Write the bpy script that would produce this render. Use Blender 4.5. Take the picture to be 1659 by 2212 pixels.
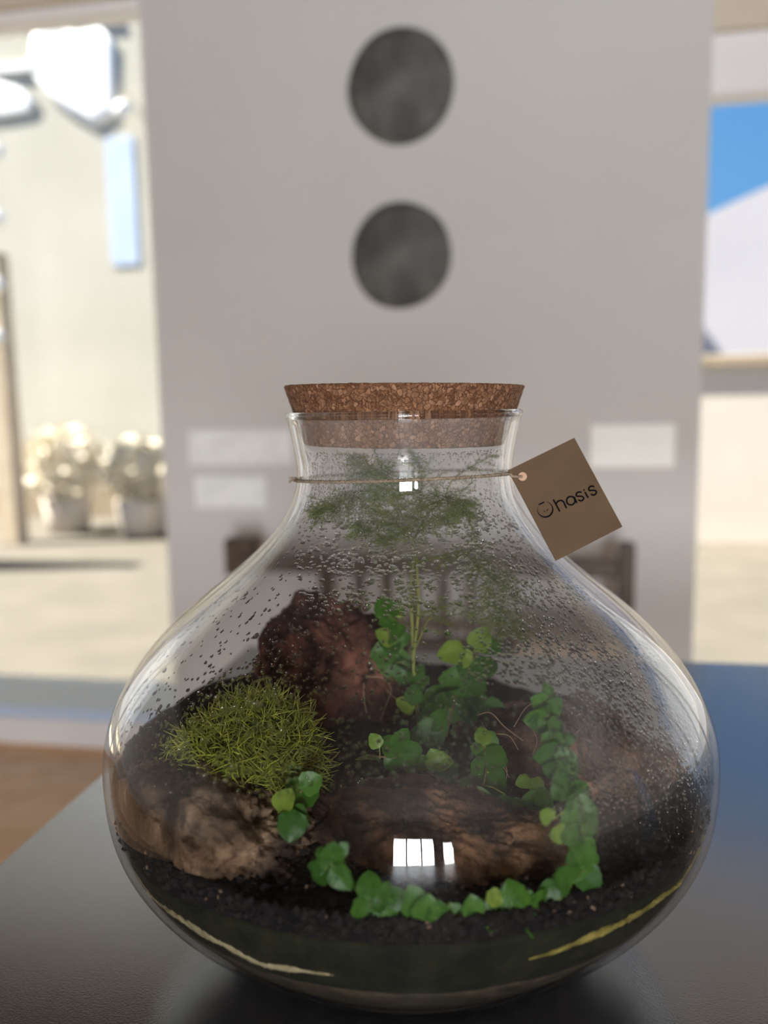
import bpy, math, random
from math import sin, cos, pi, radians, atan2, hypot, sqrt, exp
from mathutils import Vector, Matrix, noise

for o in list(bpy.data.objects):
    bpy.data.objects.remove(o)
sc = bpy.context.scene
COL = sc.collection
RND = random.Random(7)

# ------------------------------------------------------------------ camera
FPX, FW, FH = 1730.0, 1659.0, 2212.0
CAM = Vector((0.06208, -0.41539, 0.281))          # z = 0 is the table top
YAW, PITCH, ROLL = radians(-10), 0.1295, 0.017
fwd = Vector((sin(YAW) * cos(PITCH), cos(YAW) * cos(PITCH), -sin(PITCH)))
rt0 = Vector((cos(YAW), -sin(YAW), 0)); up0 = rt0.cross(fwd)
RT = cos(ROLL) * rt0 - sin(ROLL) * up0
UP = sin(ROLL) * rt0 + cos(ROLL) * up0
FHZ = Vector((sin(YAW), cos(YAW), 0))
cd = bpy.data.cameras.new('camera')
cd.sensor_fit = 'VERTICAL'; cd.sensor_height = 9.8
cd.lens = FPX / FH * 9.8
cd.clip_start = 0.02; cd.clip_end = 200
cd.dof.use_dof = True
cd.dof.focus_distance = 0.368
cd.dof.aperture_fstop = 1.15
cam = bpy.data.objects.new('camera', cd); COL.objects.link(cam)
m = Matrix((RT, UP, -fwd)).transposed().to_4x4(); m.translation = CAM
cam.matrix_world = m
sc.camera = cam

# ------------------------------------------------------------------ view, world, sun, window light
sc.view_settings.view_transform = 'Standard'
sc.view_settings.look = 'None'
sc.view_settings.gamma = 1.0
sc.view_settings.exposure = 0.0
sc.view_settings.use_curve_mapping = False
sc.cycles.max_bounces = 10
sc.cycles.diffuse_bounces = 4
sc.cycles.glossy_bounces = 6
sc.cycles.transmission_bounces = 10
sc.cycles.transparent_max_bounces = 28
sc.cycles.sample_clamp_indirect = 6.0
sc.cycles.use_denoising = True

w = bpy.data.worlds.new('sky'); sc.world = w; w.use_nodes = True
nt = w.node_tree; nt.nodes.clear()
geo = nt.nodes.new('ShaderNodeTexCoord'); sep = nt.nodes.new('ShaderNodeSeparateXYZ')
nt.links.new(geo.outputs['Generated'], sep.inputs[0])
rmp = nt.nodes.new('ShaderNodeValToRGB')
rmp.color_ramp.elements[0].position = 0.0; rmp.color_ramp.elements[0].color = (0.60, 0.75, 0.95, 1)
rmp.color_ramp.elements[1].position = 0.7; rmp.color_ramp.elements[1].color = (0.10, 0.32, 0.80, 1)
el = rmp.color_ramp.elements.new(0.2); el.color = (0.17, 0.47, 0.92, 1)
nt.links.new(sep.outputs['Z'], rmp.inputs[0])
bg = nt.nodes.new('ShaderNodeBackground'); bg.inputs['Strength'].default_value = 0.95
nt.links.new(rmp.outputs[0], bg.inputs[0])
wo = nt.nodes.new('ShaderNodeOutputWorld'); nt.links.new(bg.outputs[0], wo.inputs[0])

sd = bpy.data.lights.new('sun', 'SUN'); sd.energy = 30.0; sd.color = (1, 0.95, 0.86); sd.angle = radians(0.6)
so = bpy.data.objects.new('sun', sd); COL.objects.link(so)
so.rotation_euler = Vector((0.75, 0.2, -1.0)).to_track_quat('-Z', 'Y').to_euler()

def window_light(name, loc, size, power, direction, color=(1, 1, 1)):
    d = bpy.data.lights.new(name, 'AREA'); d.shape = 'RECTANGLE'; d.size, d.size_y = size
    d.energy = power; d.color = color
    o = bpy.data.objects.new(name, d); COL.objects.link(o); o.location = loc
    o.rotation_euler = Vector(direction).to_track_quat('-Z', 'Y').to_euler()
# daylight in the two windows of the wall behind the camera
window_light('daylight_window_a', (0.75, -4.32, 0.11), (1.05, 1.88), 315, (0, 1, 0), (0.96, 0.98, 1))
window_light('daylight_window_b', (1.60, -4.32, 0.35), (0.36, 1.0), 48, (0, 1, 0), (0.98, 0.98, 1))

# ------------------------------------------------------------------ helpers
def ray(x, y):
    v = fwd * FPX + RT * (x - FW / 2) - UP * (y - FH / 2)
    return v.normalized()

def at(x, y, D):                      # point seen at pixel x,y at horizontal distance D from the camera
    v = ray(x, y)
    return CAM + v * (D / v.dot(FHZ))

def on_y(x, y, Y):
    v = ray(x, y); return CAM + v * ((Y - CAM.y) / v.y)

def new_obj(name, verts, faces, mat=None, parent=None, smooth=False, loc=None):
    me = bpy.data.meshes.new(name)
    me.from_pydata([tuple(v) for v in verts], [], faces)
    me.update()
    o = bpy.data.objects.new(name, me); COL.objects.link(o)
    if mat: me.materials.append(mat)
    if smooth:
        me.polygons.foreach_set('use_smooth', [True] * len(me.polygons))
    if parent: o.parent = parent
    if loc is not None: o.location = loc
    return o

def share(name, me, parent, matrix):
    o = bpy.data.objects.new(name, me); COL.objects.link(o)
    o.parent = parent; o.matrix_local = matrix
    return o

def tag(o, label, cat=None, group=None, kind=None):
    o['label'] = label
    if cat: o['category'] = cat
    if group: o['group'] = group
    if kind: o['kind'] = kind
    return o

def thing(name, loc=(0, 0, 0)):
    o = bpy.data.objects.new(name, None); COL.objects.link(o); o.location = loc
    o.empty_display_size = 0.02
    return o

class MB:
    def __init__(s): s.v = []; s.f = []
    def box(s, x0, x1, y0, y1, z0, z1, bev=0.0):
        n = len(s.v)
        if bev <= 0:
            s.v += [(x0,y0,z0),(x1,y0,z0),(x1,y1,z0),(x0,y1,z0),(x0,y0,z1),(x1,y0,z1),(x1,y1,z1),(x0,y1,z1)]
            s.f += [tuple(n+i for i in q) for q in ((3,2,1,0),(4,5,6,7),(0,1,5,4),(1,2,6,5),(2,3,7,6),(3,0,4,7))]
        else:
            b = bev
            rings = [(b, z0), (0, z0 + b), (0, z1 - b), (b, z1)]
            for (i, z) in rings:
                X0, X1, Y0, Y1 = x0 + i, x1 - i, y0 + i, y1 - i
                c = b * 0.7 if i == 0 else b * 0.5
                s.v += [(X0+c,Y0,z),(X1-c,Y0,z),(X1,Y0+c,z),(X1,Y1-c,z),(X1-c,Y1,z),(X0+c,Y1,z),(X0,Y1-c,z),(X0,Y0+c,z)]
            for k in range(3):
                for j in range(8):
                    a = n + k*8 + j; b2 = n + k*8 + (j+1) % 8
                    s.f.append((a, b2, b2+8, a+8))
            s.f.append(tuple(n + 7 - j for j in range(8)))
            s.f.append(tuple(n + 24 + j for j in range(8)))
        return s
    def tube(s, pts, rad, sides=6, caps=True):
        pts = [Vector(p) for p in pts]; n0 = len(s.v); N = len(pts)
        rr = rad if hasattr(rad, '__len__') else [rad] * N
        nrm = None
        for i, p in enumerate(pts):
            t = (pts[min(i+1, N-1)] - pts[max(i-1, 0)])
            if t.length < 1e-9: t = Vector((0,0,1))
            t.normalize()
            if nrm is None:
                nrm = t.orthogonal().normalized()
            else:
                nrm = nrm - t * nrm.dot(t)
                nrm = nrm.normalized() if nrm.length > 1e-6 else t.orthogonal().normalized()
            b = t.cross(nrm)
            for j in range(sides):
                a = 2*pi*j/sides
                s.v.append(p + (nrm*cos(a) + b*sin(a)) * rr[i])
        for i in range(N-1):
            for j in range(sides):
                a = n0 + i*sides + j; c = n0 + i*sides + (j+1) % sides
                s.f.append((a, c, c+sides, a+sides))
        if caps:
            s.f.append(tuple(n0 + sides-1-j for j in range(sides)))
            s.f.append(tuple(n0 + (N-1)*sides + j for j in range(sides)))
        return s
    def lathe(s, prof, seg=64, cap0=False, cap1=False):
        n0 = len(s.v)
        for (r, z) in prof:
            for j in range(seg):
                a = 2*pi*j/seg; s.v.append((r*cos(a), r*sin(a), z))
        for i in range(len(prof)-1):
            for j in range(seg):
                a = n0+i*seg+j; b = n0+i*seg+(j+1) % seg
                s.f.append((a, b, b+seg, a+seg))
        if cap0: s.f.append(tuple(n0+seg-1-j for j in range(seg)))
        if cap1: s.f.append(tuple(n0+(len(prof)-1)*seg+j for j in range(seg)))
        return s
    def build(s, name, mat=None, parent=None, smooth=False, loc=None):
        return new_obj(name, s.v, s.f, mat, parent, smooth, loc)

def catmull(pts, n=6):
    pts = [Vector(p) for p in pts]; out = []
    P = [pts[0]*2 - pts[1]] + pts + [pts[-1]*2 - pts[-2]]
    for i in range(1, len(P)-2):
        p0, p1, p2, p3 = P[i-1], P[i], P[i+1], P[i+2]
        for k in range(n):
            t = k/n
            out.append(0.5*((2*p1) + (p2-p0)*t + (2*p0-5*p1+4*p2-p3)*t*t + (3*p1-p0-3*p2+p3)*t**3))
    out.append(pts[-1]); return out

# ------------------------------------------------------------------ materials
def nodes_of(name):
    mt = bpy.data.materials.new(name); mt.use_nodes = True
    t = mt.node_tree; t.nodes.clear()
    out = t.nodes.new('ShaderNodeOutputMaterial')
    return mt, t, out

def N(t, typ, **kw):
    n = t.nodes.new(typ)
    for k, v in kw.items():
        if k.startswith('i_'):
            n.inputs[k[2:].replace('_', ' ')].default_value = v
        else:
            setattr(n, k, v)
    return n

def math_node(t, op, a, b=None, c=None, clamp=False):
    n = t.nodes.new('ShaderNodeMath'); n.operation = op; n.use_clamp = clamp
    for i, x in enumerate((a, b, c)):
        if x is None: continue
        if isinstance(x, (int, float)): n.inputs[i].default_value = x
        else: t.links.new(x, n.inputs[i])
    return n.outputs[0]

def ramp(t, fac, stops):
    r = t.nodes.new('ShaderNodeValToRGB'); e = r.color_ramp.elements
    while len(e) < len(stops): e.new(0.5)
    for k, (p, c) in enumerate(stops):
        e[k].position = p; e[k].color = (*c, 1) if len(c) == 3 else c
    t.links.new(fac, r.inputs[0]); return r.outputs[0]

def mat_noise(name, cols, scale=40, detail=6, rough=0.8, bump=0.0, bscale=None, spec=0.3, dist=0.0, patch=0.0, metallic=0.0, bdist=0.002):
    mt, t, out = nodes_of(name)
    tc = N(t, 'ShaderNodeTexCoord'); co = tc.outputs['Object']
    n1 = N(t, 'ShaderNodeTexNoise'); n1.inputs['Scale'].default_value = scale
    n1.inputs['Detail'].default_value = detail; n1.inputs['Distortion'].default_value = dist
    t.links.new(co, n1.inputs['Vector'])
    k = len(cols)
    c = ramp(t, n1.outputs[0], [(0.3 + 0.4*i/max(1, k-1), cols[i]) for i in range(k)])
    if patch > 0:                      # dark mineral stains
        n4 = N(t, 'ShaderNodeTexNoise'); n4.inputs['Scale'].default_value = patch; n4.inputs['Detail'].default_value = 5
        n4.inputs['Distortion'].default_value = 1.2
        t.links.new(co, n4.inputs['Vector'])
        st = ramp(t, n4.outputs[0], [(0.38, (0.12, 0.10, 0.11)), (0.50, (0.7, 0.68, 0.68)), (0.62, (1.35, 1.3, 1.25))])
        mu = N(t, 'ShaderNodeMix', data_type='RGBA', blend_type='MULTIPLY'); mu.inputs[0].default_value = 1
        t.links.new(c, mu.inputs[6]); t.links.new(st, mu.inputs[7]); c = mu.outputs[2]
    p = N(t, 'ShaderNodeBsdfPrincipled'); p.inputs['Roughness'].default_value = rough
    p.inputs['Specular IOR Level'].default_value = spec; p.inputs['Metallic'].default_value = metallic
    t.links.new(c, p.inputs['Base Color'])
    if bump > 0:
        n2 = N(t, 'ShaderNodeTexNoise'); n2.inputs['Scale'].default_value = bscale or scale*3
        n2.inputs['Detail'].default_value = 8
        t.links.new(co, n2.inputs['Vector'])
        b = N(t, 'ShaderNodeBump'); b.inputs['Strength'].default_value = bump; b.inputs['Distance'].default_value = bdist
        t.links.new(n2.outputs[0], b.inputs['Height']); t.links.new(b.outputs[0], p.inputs['Normal'])
    t.links.new(p.outputs[0], out.inputs[0])
    return mt

M = {}
M['wall'] = mat_noise('warm_grey_paint', [(0.57,0.56,0.545),(0.61,0.60,0.585)], 1.3, 3, 0.75, 0.05, 200, 0.25)
M['room'] = mat_noise('white_paint', [(0.78,0.76,0.72),(0.82,0.80,0.76)], 1.0, 2, 0.8)
M['timber'] = mat_noise('dark_timber_ceiling', [(0.085,0.06,0.045),(0.12,0.085,0.06)], 5, 4, 0.7, dist=1.5)
M['taupe'] = mat_noise('dark_taupe_paint', [(0.17,0.15,0.13),(0.20,0.18,0.155)], 1.0, 2, 0.8)
M['beige'] = mat_noise('beige_header_paint', [(0.60,0.52,0.42),(0.64,0.56,0.46)], 1.0, 2, 0.8)
M['white'] = mat_noise('white_frame_paint', [(0.80,0.79,0.80),(0.84,0.83,0.84)], 3.0, 2, 0.45)
M['disc'] = mat_noise('dark_stone', [(0.05,0.05,0.048),(0.095,0.095,0.09),(0.16,0.16,0.15)], 9, 4, 0.7, 0.3, 30, 0.3, bdist=0.01)
M['plate'] = mat_noise('pale_plate', [(0.92,0.94,0.90),(0.95,0.96,0.94)], 8, 3, 0.5)
M['plate2'] = mat_noise('grey_white_plate', [(0.78,0.80,0.80),(0.90,0.92,0.92)], 22, 2, 0.5)
M['darkwood'] = mat_noise('dark_wood', [(0.05,0.035,0.026),(0.10,0.07,0.048)], 14, 5, 0.5, dist=1.5)
M['cushion'] = mat_noise('tan_cushion', [(0.40,0.32,0.24),(0.48,0.38,0.29)], 60, 3, 0.9)
M['floor'] = mat_noise('oak_floor', [(0.74,0.42,0.20),(0.87,0.55,0.30)], 5, 5, 0.55, spec=0.15, dist=2.0)
M['cream'] = mat_noise('cream_render', [(0.43,0.41,0.345),(0.50,0.475,0.41)], 0.8, 3, 0.9)
M['house'] = mat_noise('pale_house_render', [(0.45,0.435,0.46),(0.50,0.48,0.51)], 0.5, 3, 0.9)
M['gwall'] = mat_noise('white_garden_wall', [(0.48,0.43,0.38),(0.54,0.485,0.43)], 0.7, 3, 0.9)
M['coping'] = mat_noise('tan_coping', [(0.27,0.22,0.15),(0.33,0.26,0.19)], 4, 3, 0.8)
M['patio'] = mat_noise('patio_stone', [(0.085,0.076,0.06),(0.11,0.098,0.078)], 3, 4, 0.8)
M['bright_white'] = mat_noise('bright_white_paint', [(0.90,0.90,0.90),(0.93,0.93,0.93)], 3, 2, 0.9)
M['blue'] = mat_noise('sky_gap_blue', [(0.42,0.50,0.64),(0.47,0.56,0.72)], 2, 2, 0.7)  # colour of bright sky seen in a gap
M['post'] = mat_noise('tan_wood_post', [(0.42,0.34,0.25),(0.50,0.42,0.31)], 6, 4, 0.8, dist=1)
M['shrub'] = mat_noise('pale_shrub_leaf', [(0.52,0.47,0.36),(0.66,0.60,0.48)], 3, 3, 0.8)

# table: black, slightly glossy
def m_table():
    mt, t, out = nodes_of('black_stone_table')
    tc = N(t, 'ShaderNodeTexCoord')
    n = N(t, 'ShaderNodeTexNoise'); n.inputs['Scale'].default_value = 900; n.inputs['Detail'].default_value = 3
    t.links.new(tc.outputs['Object'], n.inputs['Vector'])
    n3 = N(t, 'ShaderNodeTexNoise'); n3.inputs['Scale'].default_value = 6; n3.inputs['Detail'].default_value = 4
    t.links.new(tc.outputs['Object'], n3.inputs['Vector'])
    c = ramp(t, n.outputs[0], [(0.3, (0.012,0.014,0.020)), (0.6, (0.020,0.023,0.032)), (0.78, (0.06,0.065,0.08))])
    p = N(t, 'ShaderNodeBsdfPrincipled')
    t.links.new(c, p.inputs['Base Color'])
    rr = ramp(t, n3.outputs[0], [(0.3, (0.18,)*3), (0.7, (0.23,)*3)])
    t.links.new(rr, p.inputs['Roughness'])
    p.inputs['IOR'].default_value = 3.2
    b = N(t, 'ShaderNodeBump'); b.inputs['Strength'].default_value = 0.12; b.inputs['Distance'].default_value = 0.0004
    t.links.new(n.outputs[0], b.inputs['Height']); t.links.new(b.outputs[0], p.inputs['Normal'])
    t.links.new(p.outputs[0], out.inputs[0]); return mt
M['table'] = m_table()

def m_cork():
    mt, t, out = nodes_of('agglomerated_cork')
    tc = N(t, 'ShaderNodeTexCoord')
    nz = N(t, 'ShaderNodeTexNoise'); nz.inputs['Scale'].default_value = 380; nz.inputs['Detail'].default_value = 3
    t.links.new(tc.outputs['Object'], nz.inputs['Vector'])
    mx = N(t, 'ShaderNodeMix', data_type='VECTOR'); mx.inputs[0].default_value = 0.0035
    t.links.new(tc.outputs['Object'], mx.inputs[4]); t.links.new(nz.outputs['Color'], mx.inputs[5])
    v = N(t, 'ShaderNodeTexVoronoi'); v.inputs['Scale'].default_value = 430
    v.inputs['Randomness'].default_value = 1.0
    t.links.new(mx.outputs[1], v.inputs['Vector'])
    ve = N(t, 'ShaderNodeTexVoronoi', feature='DISTANCE_TO_EDGE'); ve.inputs['Scale'].default_value = 430
    t.links.new(mx.outputs[1], ve.inputs['Vector'])
    sep = N(t, 'ShaderNodeSeparateColor'); t.links.new(v.outputs['Color'], sep.inputs[0])
    c = ramp(t, sep.outputs[0], [(0.0, (0.15,0.066,0.032)), (0.25, (0.21,0.10,0.05)), (0.6, (0.255,0.128,0.068)), (0.9, (0.30,0.155,0.086)), (1.0, (0.38,0.21,0.125))])
    fine = ramp(t, nz.outputs[0], [(0.35, (0.62,)*3), (0.6, (1.05,)*3)])
    mul = N(t, 'ShaderNodeMix', data_type='RGBA', blend_type='MULTIPLY'); mul.inputs[0].default_value = 1
    t.links.new(c, mul.inputs[6]); t.links.new(fine, mul.inputs[7])
    # dark crevices where granules do not meet (own shape of the material)
    n2 = N(t, 'ShaderNodeTexNoise'); n2.inputs['Scale'].default_value = 260; n2.inputs['Detail'].default_value = 4
    t.links.new(tc.outputs['Object'], n2.inputs['Vector'])
    thr = math_node(t, 'MULTIPLY', n2.outputs[0], 0.16)
    gap = math_node(t, 'SUBTRACT', thr, ve.outputs['Distance'])
    gm = math_node(t, 'MULTIPLY_ADD', gap, 28.0, 0.0, clamp=True)
    mx2 = N(t, 'ShaderNodeMix', data_type='RGBA')
    t.links.new(gm, mx2.inputs[0]); t.links.new(mul.outputs[2], mx2.inputs[6]); mx2.inputs[7].default_value = (0.095,0.04,0.02,1)
    p = N(t, 'ShaderNodeBsdfPrincipled'); p.inputs['Roughness'].default_value = 0.85; p.inputs['Specular IOR Level'].default_value = 0.2
    t.links.new(mx2.outputs[2], p.inputs['Base Color'])
    hh = math_node(t, 'SUBTRACT', nz.outputs[0], gm)
    b = N(t, 'ShaderNodeBump'); b.inputs['Strength'].default_value = 0.55; b.inputs['Distance'].default_value = 0.0007
    t.links.new(hh, b.inputs['Height']); t.links.new(b.outputs[0], p.inputs['Normal'])
    t.links.new(p.outputs[0], out.inputs[0]); return mt
M['cork'] = m_cork()

def schlick(t, f0=0.04):
    g = N(t, 'ShaderNodeNewGeometry')
    d = N(t, 'ShaderNodeVectorMath', operation='DOT_PRODUCT')
    t.links.new(g.outputs['Normal'], d.inputs[0]); t.links.new(g.outputs['Incoming'], d.inputs[1])
    c = math_node(t, 'ABSOLUTE', d.outputs['Value'])
    om = math_node(t, 'SUBTRACT', 1.0, c, clamp=True)
    p5 = math_node(t, 'POWER', om, 5.0)
    return math_node(t, 'MULTIPLY_ADD', p5, 1 - f0, f0, clamp=True)

# azimuth of the camera seen from the jar axis, used only to say on which side of the jar the glass is misted
AZC = atan2(CAM.y, CAM.x)

def m_glass(name, f0=0.043, film=False, tint=(0.995, 0.997, 0.995)):
    mt, t, out = nodes_of(name)
    tr = N(t, 'ShaderNodeBsdfTransparent'); tr.inputs[0].default_value = (*tint, 1)
    gl = N(t, 'ShaderNodeBsdfGlossy'); gl.inputs['Roughness'].default_value = 0.0
    F = schlick(t, f0)
    mx = N(t, 'ShaderNodeMixShader'); t.links.new(F, mx.inputs[0])
    base = tr.outputs[0]
    if film:
        tc = N(t, 'ShaderNodeTexCoord'); sp = N(t, 'ShaderNodeSeparateXYZ'); t.links.new(tc.outputs['Object'], sp.inputs[0])
        nz = N(t, 'ShaderNodeTexNoise'); nz.inputs['Scale'].default_value = 26; nz.inputs['Detail'].default_value = 5
        t.links.new(tc.outputs['Object'], nz.inputs['Vector'])
        zz = ramp(t, math_node(t, 'MULTIPLY', sp.outputs['Z'], 3.6), [(0.42, (0,)*3), (0.52, (0.7,)*3), (0.66, (0.75,)*3), (0.85, (0.6,)*3), (0.93, (1.0,)*3)])
        side = math_node(t, 'MULTIPLY_ADD', sp.outputs['X'], 8.0, 0.12, clamp=True)
        side = math_node(t, 'MAXIMUM', side, math_node(t, 'MULTIPLY_ADD', sp.outputs['Z'], 12.0, -2.2, clamp=True))
        mm = math_node(t, 'MULTIPLY', math_node(t, 'MULTIPLY', zz, side), ramp(t, nz.outputs[0], [(0.30, (0.25,)*3), (0.7, (1,)*3)]))
        fac = math_node(t, 'MULTIPLY', mm, 0.28, clamp=True)
        df = N(t, 'ShaderNodeBsdfDiffuse'); df.inputs[0].default_value = (0.9,0.9,0.9,1)
        tl = N(t, 'ShaderNodeBsdfTranslucent'); tl.inputs[0].default_value = (0.9,0.9,0.9,1)
        ad = N(t, 'ShaderNodeMixShader'); ad.inputs[0].default_value = 0.5
        t.links.new(df.outputs[0], ad.inputs[1]); t.links.new(tl.outputs[0], ad.inputs[2])
        m2 = N(t, 'ShaderNodeMixShader'); t.links.new(fac, m2.inputs[0])
        t.links.new(tr.outputs[0], m2.inputs[1]); t.links.new(ad.outputs[0], m2.inputs[2])
        base = m2.outputs[0]
    t.links.new(base, mx.inputs[1]); t.links.new(gl.outputs[0], mx.inputs[2])
    t.links.new(mx.outputs[0], out.inputs[0]); return mt
M['glass'] = m_glass('clear_glass')
M['glass_in'] = m_glass('misted_glass', film=True)
M['pane'] = m_glass('window_glass', 0.04, tint=(0.97, 0.975, 0.97))

def m_drop():
    mt, t, out = nodes_of('water_drop')
    g = N(t, 'ShaderNodeBsdfRefraction'); g.inputs['IOR'].default_value = 1.33; g.inputs['Roughness'].default_value = 0.03
    gl = N(t, 'ShaderNodeBsdfGlossy'); gl.inputs['Roughness'].default_value = 0.03
    tr = N(t, 'ShaderNodeBsdfTransparent')
    mx = N(t, 'ShaderNodeMixShader'); t.links.new(schlick(t, 0.05), mx.inputs[0])
    t.links.new(g.outputs[0], mx.inputs[1]); t.links.new(gl.outputs[0], mx.inputs[2])
    m2 = N(t, 'ShaderNodeMixShader'); m2.inputs[0].default_value = 0.12
    t.links.new(mx.outputs[0], m2.inputs[1]); t.links.new(tr.outputs[0], m2.inputs[2])
    t.links.new(m2.outputs[0], out.inputs[0]); return mt
M['drop'] = m_drop()

def m_leaf(name, c1, c2, trans=0.35):
    mt, t, out = nodes_of(name)
    tc = N(t, 'ShaderNodeTexCoord'); oi = N(t, 'ShaderNodeObjectInfo')
    nz = N(t, 'ShaderNodeTexNoise'); nz.inputs['Scale'].default_value = 2.6; nz.inputs['Detail'].default_value = 4
    t.links.new(tc.outputs['Object'], nz.inputs['Vector'])
    s = math_node(t, 'MULTIPLY_ADD', oi.outputs['Random'], 0.5, math_node(t, 'MULTIPLY_ADD', nz.outputs[0], 0.6, -0.05))
    c = ramp(t, s, [(0.15, c1), (0.85, c2)])
    p = N(t, 'ShaderNodeBsdfPrincipled'); p.inputs['Roughness'].default_value = 0.42; p.inputs['Specular IOR Level'].default_value = 0.35
    t.links.new(c, p.inputs['Base Color'])
    tl = N(t, 'ShaderNodeBsdfTranslucent'); t.links.new(c, tl.inputs[0])
    mx = N(t, 'ShaderNodeMixShader'); mx.inputs[0].default_value = trans
    t.links.new(p.outputs[0], mx.inputs[1]); t.links.new(tl.outputs[0], mx.inputs[2])
    t.links.new(mx.outputs[0], out.inputs[0]); return mt
M['leaf'] = m_leaf('fig_leaf', (0.028,0.095,0.012), (0.075,0.20,0.022))
M['leaf_young'] = m_leaf('young_fig_leaf', (0.12,0.22,0.025), (0.24,0.34,0.05))
M['fern'] = m_leaf('fern_needle', (0.11,0.155,0.02), (0.27,0.33,0.05), 0.4)
M['stem'] = mat_noise('green_stem', [(0.11,0.14,0.025),(0.24,0.25,0.06)], 60, 3, 0.6)
M['brown_stem'] = mat_noise('brown_stem', [(0.08,0.05,0.025),(0.16,0.10,0.05)], 60, 3, 0.7)
M['moss'] = m_leaf('moss_strand', (0.13,0.165,0.018), (0.50,0.53,0.07), 0.2)
M['mossbase'] = mat_noise('moss_mound', [(0.02,0.03,0.006),(0.06,0.075,0.015)], 120, 4, 0.9, 0.4, 300)
M['lava'] = mat_noise('red_lava_rock', [(0.026,0.013,0.012),(0.12,0.046,0.033),(0.26,0.115,0.075)], 45, 7, 0.85, 0.9, 190, 0.25, dist=0.6, patch=24, bdist=0.004)
M['tanrock'] = mat_noise('tan_bark_rock', [(0.032,0.019,0.011),(0.125,0.08,0.05),(0.23,0.16,0.105)], 45, 7, 0.85, 0.9, 220, 0.25, dist=0.8, patch=24, bdist=0.004)
M['orangerock'] = mat_noise('rust_rock', [(0.028,0.014,0.008),(0.13,0.062,0.026),(0.22,0.13,0.075)], 42, 7, 0.8, 0.9, 210, 0.3, dist=0.8, patch=24, bdist=0.004)
M['rootrock'] = mat_noise('root_matted_rock', [(0.045,0.025,0.017),(0.165,0.092,0.06),(0.29,0.18,0.125)], 48, 7, 0.85, 0.9, 240, 0.25, dist=0.8, patch=24, bdist=0.004)
M['root'] = mat_noise('dry_root', [(0.34,0.22,0.13),(0.48,0.34,0.22)], 50, 3, 0.8)
M['soil'] = mat_noise('black_soil', [(0.002,0.0018,0.002),(0.006,0.005,0.0053),(0.02,0.015,0.0135)], 150, 6, 0.9, 1.0, 420, 0.25, bdist=0.003)
M['grain'] = mat_noise('soil_crumb', [(0.004,0.0033,0.0035),(0.016,0.012,0.011)], 90, 3, 0.85)
M['perlite'] = mat_noise('pale_grit', [(0.10,0.06,0.035),(0.26,0.18,0.12)], 90, 3, 0.7)
M['gravel'] = mat_noise('brown_gravel', [(0.022,0.017,0.010),(0.05,0.037,0.021),(0.085,0.062,0.038)], 110, 5, 0.8, 0.6, 300)
M['green'] = mat_noise('dark_green_lining', [(0.003,0.004,0.0015),(0.008,0.010,0.003),(0.018,0.018,0.007)], 70, 6, 0.85, 0.6, 260)
M['sand'] = mat_noise('pale_sand', [(0.26,0.21,0.11),(0.52,0.44,0.27)], 170, 5, 0.85, 0.6, 500)
M['sand2'] = mat_noise('ochre_sand', [(0.13,0.11,0.02),(0.34,0.27,0.07)], 150, 5, 0.85, 0.6, 500)
M['paper'] = mat_noise('kraft_paper', [(0.106,0.067,0.038),(0.132,0.085,0.050)], 45, 7, 0.85, 0.08, 1200, 0.15, bdist=0.0005)
M['ink'] = mat_noise('black_ink', [(0.003,0.003,0.005),(0.004,0.004,0.006)], 50, 2, 0.8, spec=0.05)
M['inkg'] = mat_noise('olive_ink', [(0.05,0.05,0.012),(0.06,0.06,0.015)], 50, 2, 0.5)
M['hole_disc'] = mat_noise('lit_hole_tan', [(0.52,0.33,0.22),(0.58,0.38,0.26)], 90, 3, 0.8)  # lit tone seen through the tag hole, put into the colour
M['twine'] = mat_noise('hemp_twine', [(0.17,0.125,0.085),(0.36,0.28,0.20)], 600, 5, 0.9, 0.4, 1500)

# ------------------------------------------------------------------ the room
FLOOR = -0.9; CEIL = 1.78; YP = 1.95; YF = 2.12
o = MB().box(-4.4, 4.4, -4.4, YF + 0.02, FLOOR - 0.1, FLOOR).build('floor', M['floor']); o['kind'] = 'structure'
o = MB().box(-4.4, 4.4, -4.4, 2.2, CEIL, CEIL + 0.12).build('ceiling', M['timber']); o['kind'] = 'structure'
o = MB().box(-4.5, -4.38, -4.4, -0.2, FLOOR, CEIL).box(-4.5, -4.38, -0.2, YF, FLOOR, CEIL).build('wall_left', M['room']); o['kind'] = 'structure'
o = MB().box(4.38, 4.5, -4.4, 0.05, FLOOR, CEIL).box(4.38, 4.5, 0.22, YF, FLOOR, CEIL).box(4.38, 4.5, 0.05, 0.22, 1.3, CEIL).box(4.38, 4.5, 0.05, 0.22, FLOOR, -0.6).build('wall_right', M['room']); o['kind'] = 'structure'
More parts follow.
